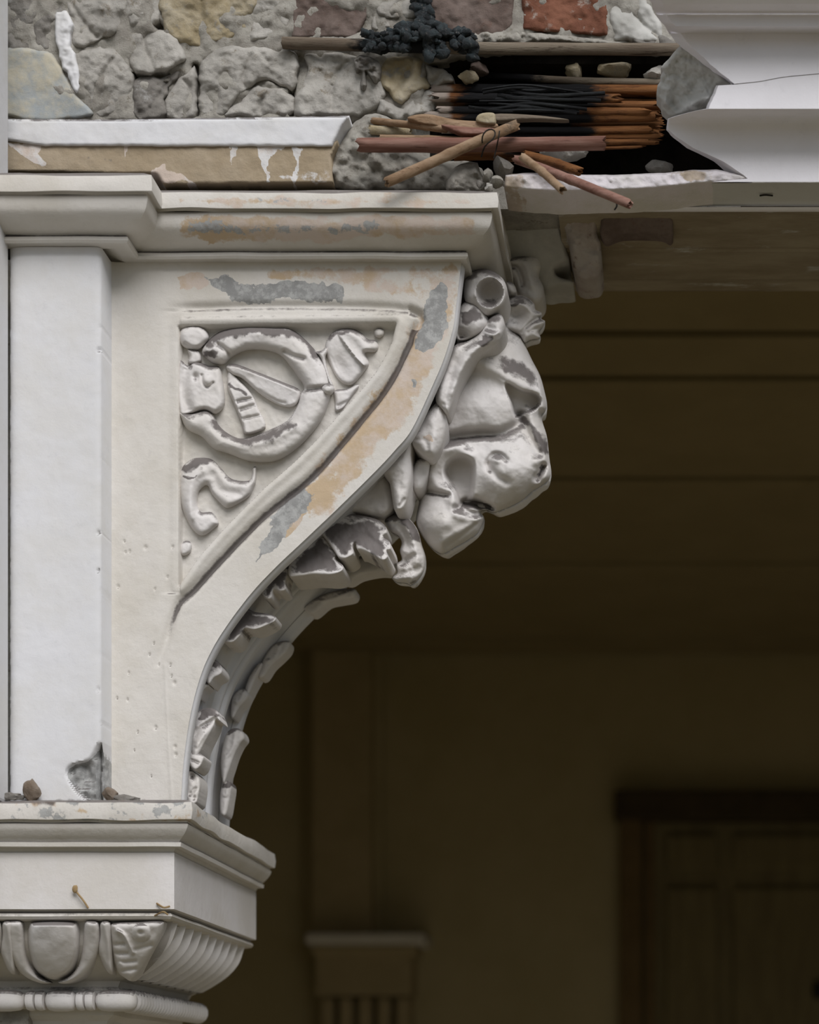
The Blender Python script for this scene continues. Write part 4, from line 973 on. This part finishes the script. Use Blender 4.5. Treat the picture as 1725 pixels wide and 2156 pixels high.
for i, (a, b, y, r, Yd) in enumerate(bundle):
    o = tube('packed_reed', [(a, y - 2, Yd), ((a + b) / 2, y + rr.uniform(-2, 2), Yd + .005), (b, y + rr.uniform(-2, 2), Yd)], r, M_reed, seg=26, seed=10 + i, nodes=(rr.randint(5, 20),), wear_fn=char_fn(1085 + rr.uniform(-25, 25), 150, 1.3, 985), rag=.01)
    if i < 9: tag(o, words[i] + ', scorched black in the middle', 'reed', G_b)
    elif i < 15: tag(o, ORD[(0, 1, 2, 4, 3, 5)[i - 9]] + ' scorched reed from the top behind the front row of packed reeds', 'reed', G_b)
    else: tag(o, ('thin orange splinter just under the lowest packed reed' if i == 15 else 'thinnest orange splinter at the very bottom of the packed reeds'), 'splinter', G_b)
G_s = 'frayed charred fibres'
for i in range(14):
    x = rr.uniform(985, 1090); y = 184 + 4.2 * i + rr.uniform(-1, 1); L = rr.uniform(90, 230)
    o = tube('charred_fibre', [(x, y, .02), (x + L * .4, y + rr.uniform(-14, 12), .01), (x + L, y + rr.uniform(-6, 14), .025)], rr.uniform(2, 4.2), M_fib, seg=10, n=7, seed=60 + i, hollow=False)
    tag(o, ORD[i] + ' charred black fibre from the top, fraying across the packed reeds', 'fibre', G_s)
L_ = 'loose reeds sticking out of the hole'
loose = [
    ('loose_reed', [(755, 305, -.035), (900, 305, -.035), (1100, 304, -.03), (1272, 301, -.03)], 14, M_reed_r, 'thick reddish reed lying level with a broken orange end'),
    ('loose_reed', [(806, 292, -.012), (920, 294, -.015), (1042, 299, -.02)], 8, M_reed_t, 'tan reed tucked just above the thick reddish reed'),
    ('loose_reed', [(814, 384, -.085), (905, 344, -.075), (1000, 300, -.07), (1086, 264, -.05)], 10, M_reed_t, 'tan reed slanting up across the thick reddish reed'),
    ('loose_reed', [(1102, 332, -.085), (1140, 360, -.10), (1184, 400, -.12)], 8, M_reed_t, 'short pale reed drooping over the scuffed white edge'),
    ('loose_reed', [(1088, 336, -.045), (1150, 358, -.065), (1220, 386, -.09), (1326, 430, -.11)], 9, M_reed_r, 'long reddish reed drooping lowest, below the white edge'),
    ('loose_reed', [(1104, 326, -.03), (1160, 340, -.04), (1222, 362, -.05)], 9, M_reed, 'short brown reed resting on the ledge behind the drooping reeds'),
    ('loose_reed', [(960, 330, -.01), (1040, 328, -.01), (1126, 336, -.02)], 8, M_reed, 'orange brown reed just under the thick reddish reed'),
    ('loose_reed', [(784, 254, .0), (860, 262, -.01), (938, 272, -.02)], 7, M_reed_t, 'short pale reed bedded in plaster left of the packed reeds'),
    ('loose_reed', [(780, 273, .0), (800, 275, .0), (866, 278, .01)], 9, M_stone_o, 'stub of plaster coated reed above the thick reddish reed'),
]
for i, (nm, pts, r, mt, lb) in enumerate(loose):
    tag(tube(nm, pts, r, mt, seg=20, n=14, seed=100 + i, nodes=(7 + i,), wear_fn=char_fn(1075, 40, .5 if i in (2, 6) else .0), rag=.004), lb, 'reed', L_)
# splinters of split reed skin
for i, (ol, Y, mt, lb) in enumerate((
        ([(860, 246), (900, 240), (960, 252), (1040, 258), (1044, 270), (1000, 272), (930, 268), (870, 256)], -.02, M_reed_t, 'flat pale strip of split reed lying left of the packed reeds'),
        ([(930, 262), (990, 268), (1040, 270), (1036, 280), (980, 284), (950, 274)], -.03, M_reed_r, 'pinkish strip of split reed under the flat pale strip'),
        ([(1010, 240), (1040, 238), (1044, 256), (1038, 262), (1004, 256)], -.025, M_stone_o, 'square flake of tan bark on the split reeds'),
        ([(1040, 240), (1120, 242), (1190, 250), (1190, 254), (1120, 252), (1042, 256)], -.012, M_wood, 'grey splinter curving across the packed reeds'))):
    tag(relief('reed_splinter', ol, mt, Y0=Y, T=6, R=6, noise=2, ns=16, step=2.5, back=.006, seed=i), lb, 'splinter')
# wire tie around the slanted reed
def wire_pts(pts, r, name, lb):
    tag(tube(name, pts, r, M_iron, seg=16, n=6, hollow=False, seed=5), lb, 'wire')
wire_pts([(1016, 300, -.07), (1014, 288, -.085), (1024, 272, -.085), (1040, 270, -.075), (1046, 282, -.08), (1036, 298, -.08), (1020, 304, -.078), (1014, 330, -.06)], 1.6, 'tie_wire', 'thin rusty wire looped around the slanting tan reed')
wire_pts([(1052, 276, -.07), (1050, 290, -.075), (1046, 310, -.06), (1040, 334, -.055)], 1.4, 'tie_wire', 'thin wire end hanging over the thick reddish reed')

# rubble inside the hole
for i, (px, py, Yd, r, sq, mt, lb) in enumerate((
        (1010, 146, .06, 17, (1.3, 1, .9), M_brick_p, 'brown rubble stone right of the scorched lump'),
        (985, 164, .04, 17, (1.3, 1, .8), M_stone_o, 'tan rubble stone above the left ends of the packed reeds'),
        (1060, 152, .10, 18, (1.3, 1, .8), M_brick_p, 'small brown rubble stone deep in the hole'),
        (1208, 150, .07, 20, (1, 1, .85), M_stone_o, 'small tan stone wedged under the wooden rod'),
        (1290, 148, .07, 44, (1.05, .7, .36), M_stone_o, 'long flat stone wedged under the wooden rod'),
        (1382, 156, .05, 26, (1.0, .8, .7), M_stone_g, 'pale stone wedged beside the torn plaster'),
        (1190, 322, .04, 34, (1.5, .8, .5), M_stone_g, 'pale stone on the cavity floor below the packed reeds'),
        (1390, 352, .06, 26, (1.3, .8, .7), M_stone_d, 'dark stone on the cavity floor near the broken beam end'))):
    tag(lump('rubble_stone', P(px, py, Yd), r / S, mt, seed=20 + i, sq=sq), lb, 'stone', 'rubble in the burnt hole')
for i, (px, py, Yd, r, mt, lb) in enumerate((
        (1058, 354, -.02, 24, M_stone_d, 'dark grey plaster crumb below the thick reddish reed'),
        (1026, 370, -.045, 13, M_mortar, 'small pale crumb left of the scuffed white edge'),
        (1046, 382, -.05, 14, M_mortar, 'pale crumb touching the scuffed white edge'),
        (1010, 388, -.045, 9, M_stone_d, 'tiny dark crumb by the heap of lime plaster'),
        (1030, 396, -.05, 10, M_stone_g, 'tiny grey crumb on the right end of the cornice'))):
    tag(lump('plaster_crumb', P(px, py, Yd), r / S, mt, seed=40 + i, sub=2, rough=.4), lb, 'crumb', 'crumbs on the cornice end')
# scorched lump
def tar():
    bm = bmesh.new(); r2 = random.Random(12)
    pts = []
    for _ in range(150):
        x = r2.uniform(762, 1002); y = 90 - 22 * math.exp(-((x - 890) / 60) ** 2) + r2.uniform(-20, 22); pts.append((x, y, r2.uniform(.0, .03), r2.choice((4, 6, 7, 9, 12))))
    pts += [(890 + r2.uniform(-12, 12), y, .03, 14) for y in range(-20, 70, 9)]
    for (x, y0, y1, r) in ((835, 90, 105, 8), (905, 90, 118, 11), (930, 100, 116, 11), (996, 95, 124, 9), (850, 95, 108, 7)):
        pts += [(x, y, .01, r) for y in range(y0, y1, 5)]
    for i, (x, y, Yd, r) in enumerate(pts):
        g = bmesh.ops.create_icosphere(bm, subdivisions=2, radius=1.0)
        c = P(x, y, Yd); k = r / S
        sx, sz = r2.uniform(.8, 1.6), r2.uniform(.7, 1.1)
        for v in g['verts']:
            f = 1 + .9 * float(fbm(np.array([v.co.x * 2 + i]), np.array([v.co.z * 2 + v.co.y]), i)[0])
            v.co = c + Vector((v.co.x * sx, v.co.y, v.co.z * sz)) * k * f
    bm.verts.index_update()
    V = np.array([tuple(v.co) for v in bm.verts]); F = [[v.index for v in f.verts] for f in bm.faces]; bm.free()
    tag(emit('scorched_lump', V, F, M_tar), 'knobbly black lump of melted bitumen stuck below the bricks', 'lump')
tar()
tag(relief('soot_drip', [(745, 128), (762, 116), (785, 122), (800, 135), (802, 160), (790, 176), (780, 165), (772, 150), (774, 180), (766, 192), (760, 180), (764, 150), (750, 150)], M_stone_d, Y0=.03, T=14, R=9, noise=7, ns=10, step=2, back=.03, jag=2), 'grey sooty drip running down the pale stone under the scorched lump', 'drip')

# rubble and straw on the capital
ytop = -.055
for i, (px, py, r, sq, mt, lb) in enumerate((
        (68, 1664, 22, (.85, .6, 1.05), M_chip, 'upright brown stone chip on the capital ledge against the pilaster'),
        (28, 1678, 20, (1.5, .6, .5), M_stone_d, 'low dark crumb on the capital ledge, left of the upright chip'),
        (232, 1670, 16, (1.0, .6, .9), M_chip, 'rough grey chip on the capital ledge at the pilaster corner'),
        (268, 1681, 20, (1.6, .6, .45), M_stone_d, 'flat dark chip on the capital ledge under the bracket foot'))):
    tag(lump('stone_chip', P(px, py, ytop), r / S, mt, seed=70 + i, sq=sq, rough=.35), lb, 'stone', 'chips on the capital ledge')
for i, (pts, r, lb) in enumerate((
        ([(156, 1872, -.054), (166, 1884, -.056), (176, 1896, -.056), (186, 1912, -.052)], 2.0, 'dry straw stalk stuck to the capital face'),
        ([(330, 1902, -.052), (345, 1912, -.056), (358, 1908, -.054)], 2.2, 'curled straw wisp at the corner of the capital face'),
        ([(326, 1928, -.046), (344, 1918, -.055), (354, 1926, -.052)], 1.8, 'lower straw wisp under the corner of the capital face'))):
    tag(tube('straw', pts, r, M_straw, seg=10, n=6, hollow=False, seed=i), lb, 'straw')
tag(lump('seed_head', P(158, 1872, -.056), 6 / S, M_straw, seed=3, sub=2, sq=(1, .6, 1.4)), 'dry seed head at the top of the straw on the capital face', 'seed')

# ------------------------------------------------------------------ far room: pilaster with capital, door
YB = ROOM_Y - .10
pb = thing('far_pilaster', (PX(715, YB), YB, 0), 'dim ochre pilaster with a capital against the back wall of the room', 'pilaster')
boxes('shaft', [(PX(655, YB), PX(782, YB), YB, ROOM_Y - .003, PZ(1985, YB), ZCEIL)], M_room_l, pb, bevel=.01)
boxes('backing_strip', [(PX(640, YB + .06), PX(806, YB + .06), YB + .06, ROOM_Y - .003, PZ(1985, YB), ZCEIL)], M_room, pb, bevel=.005)
boxes('capital_fillet', [(PX(642, YB - .1), PX(893, YB - .1), YB - .1, ROOM_Y, PZ(1988, YB - .1), PZ(1964, YB - .1))], M_capbg, pb, bevel=.01)
boxes('capital_cove', [(PX(652, YB - .07), PX(878, YB - .07), YB - .07, ROOM_Y, PZ(2012, YB - .07), PZ(1988, YB - .07))], M_room_l, pb, bevel=.02)
boxes('capital_fascia', [(PX(664, YB - .05), PX(866, YB - .05), YB - .05, ROOM_Y, PZ(2096, YB - .05), PZ(2010, YB - .05))], M_room_l, pb, bevel=.006)
for a in (680, 720, 760, 800, 840):
    boxes('capital_flute', [(PX(a - 8, YB - .02), PX(a + 22, YB - .02), YB - .02, ROOM_Y, PZ(2240, YB - .02), PZ(2098, YB - .02))], M_room_l, pb, bevel=.02)
boxes('lower_shaft', [(PX(672, YB + .02), PX(858, YB + .02), YB + .02, ROOM_Y, 0, PZ(2230, YB))], M_room_l, pb, bevel=.01)
dr = thing('door_1', (PX(1640, 3.95), 3.95, 0), None, None, None, 'structure')
YD = 3.93
xd0, xd1 = PX(1306, YD), PX(2000, YD); zt = PZ(1666, YD)
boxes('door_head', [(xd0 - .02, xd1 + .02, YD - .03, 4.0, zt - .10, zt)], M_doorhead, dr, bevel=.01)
boxes('door_jamb', [(xd0, xd0 + .075, YD, 4.0, 0, zt - .08)], M_jamb, dr, bevel=.008)
boxes('door_jamb', [(xd1 - .075, xd1, YD, 4.0, 0, zt - .08)], M_jamb, dr, bevel=.008)
boxes('inner_jamb', [(xd0 + .085, xd0 + .12, YD + .035, 4.0, 0, zt - .1)], M_jamb, dr, bevel=.004)
leaf = boxes('door_leaf', [(xd0 + .075, xd1 - .075, YD + .055, 4.0, 0, zt - .1)], M_door, dr, bevel=.003)
zp = PZ(1848, YD)
for (a, b, z0, z1) in ((1404, 1512, zp + .03, PZ(1755, YD)), (1545, 1750, zp + .03, PZ(1755, YD)), (1404, 1512, .3, zp - .03), (1545, 1750, .3, zp - .03)):
    boxes('door_panel', [(PX(a, YD), PX(b, YD), YD + .03, YD + .06, z0, z1)], M_door, dr, bevel=.012)
lathe_x('door_handle', PX(1712, YD), PX(1740, YD), YD + .01, PZ(2085, YD), [(0, .01), (.2, .03), (.8, .03), (1, .01)], M_iron, dr)
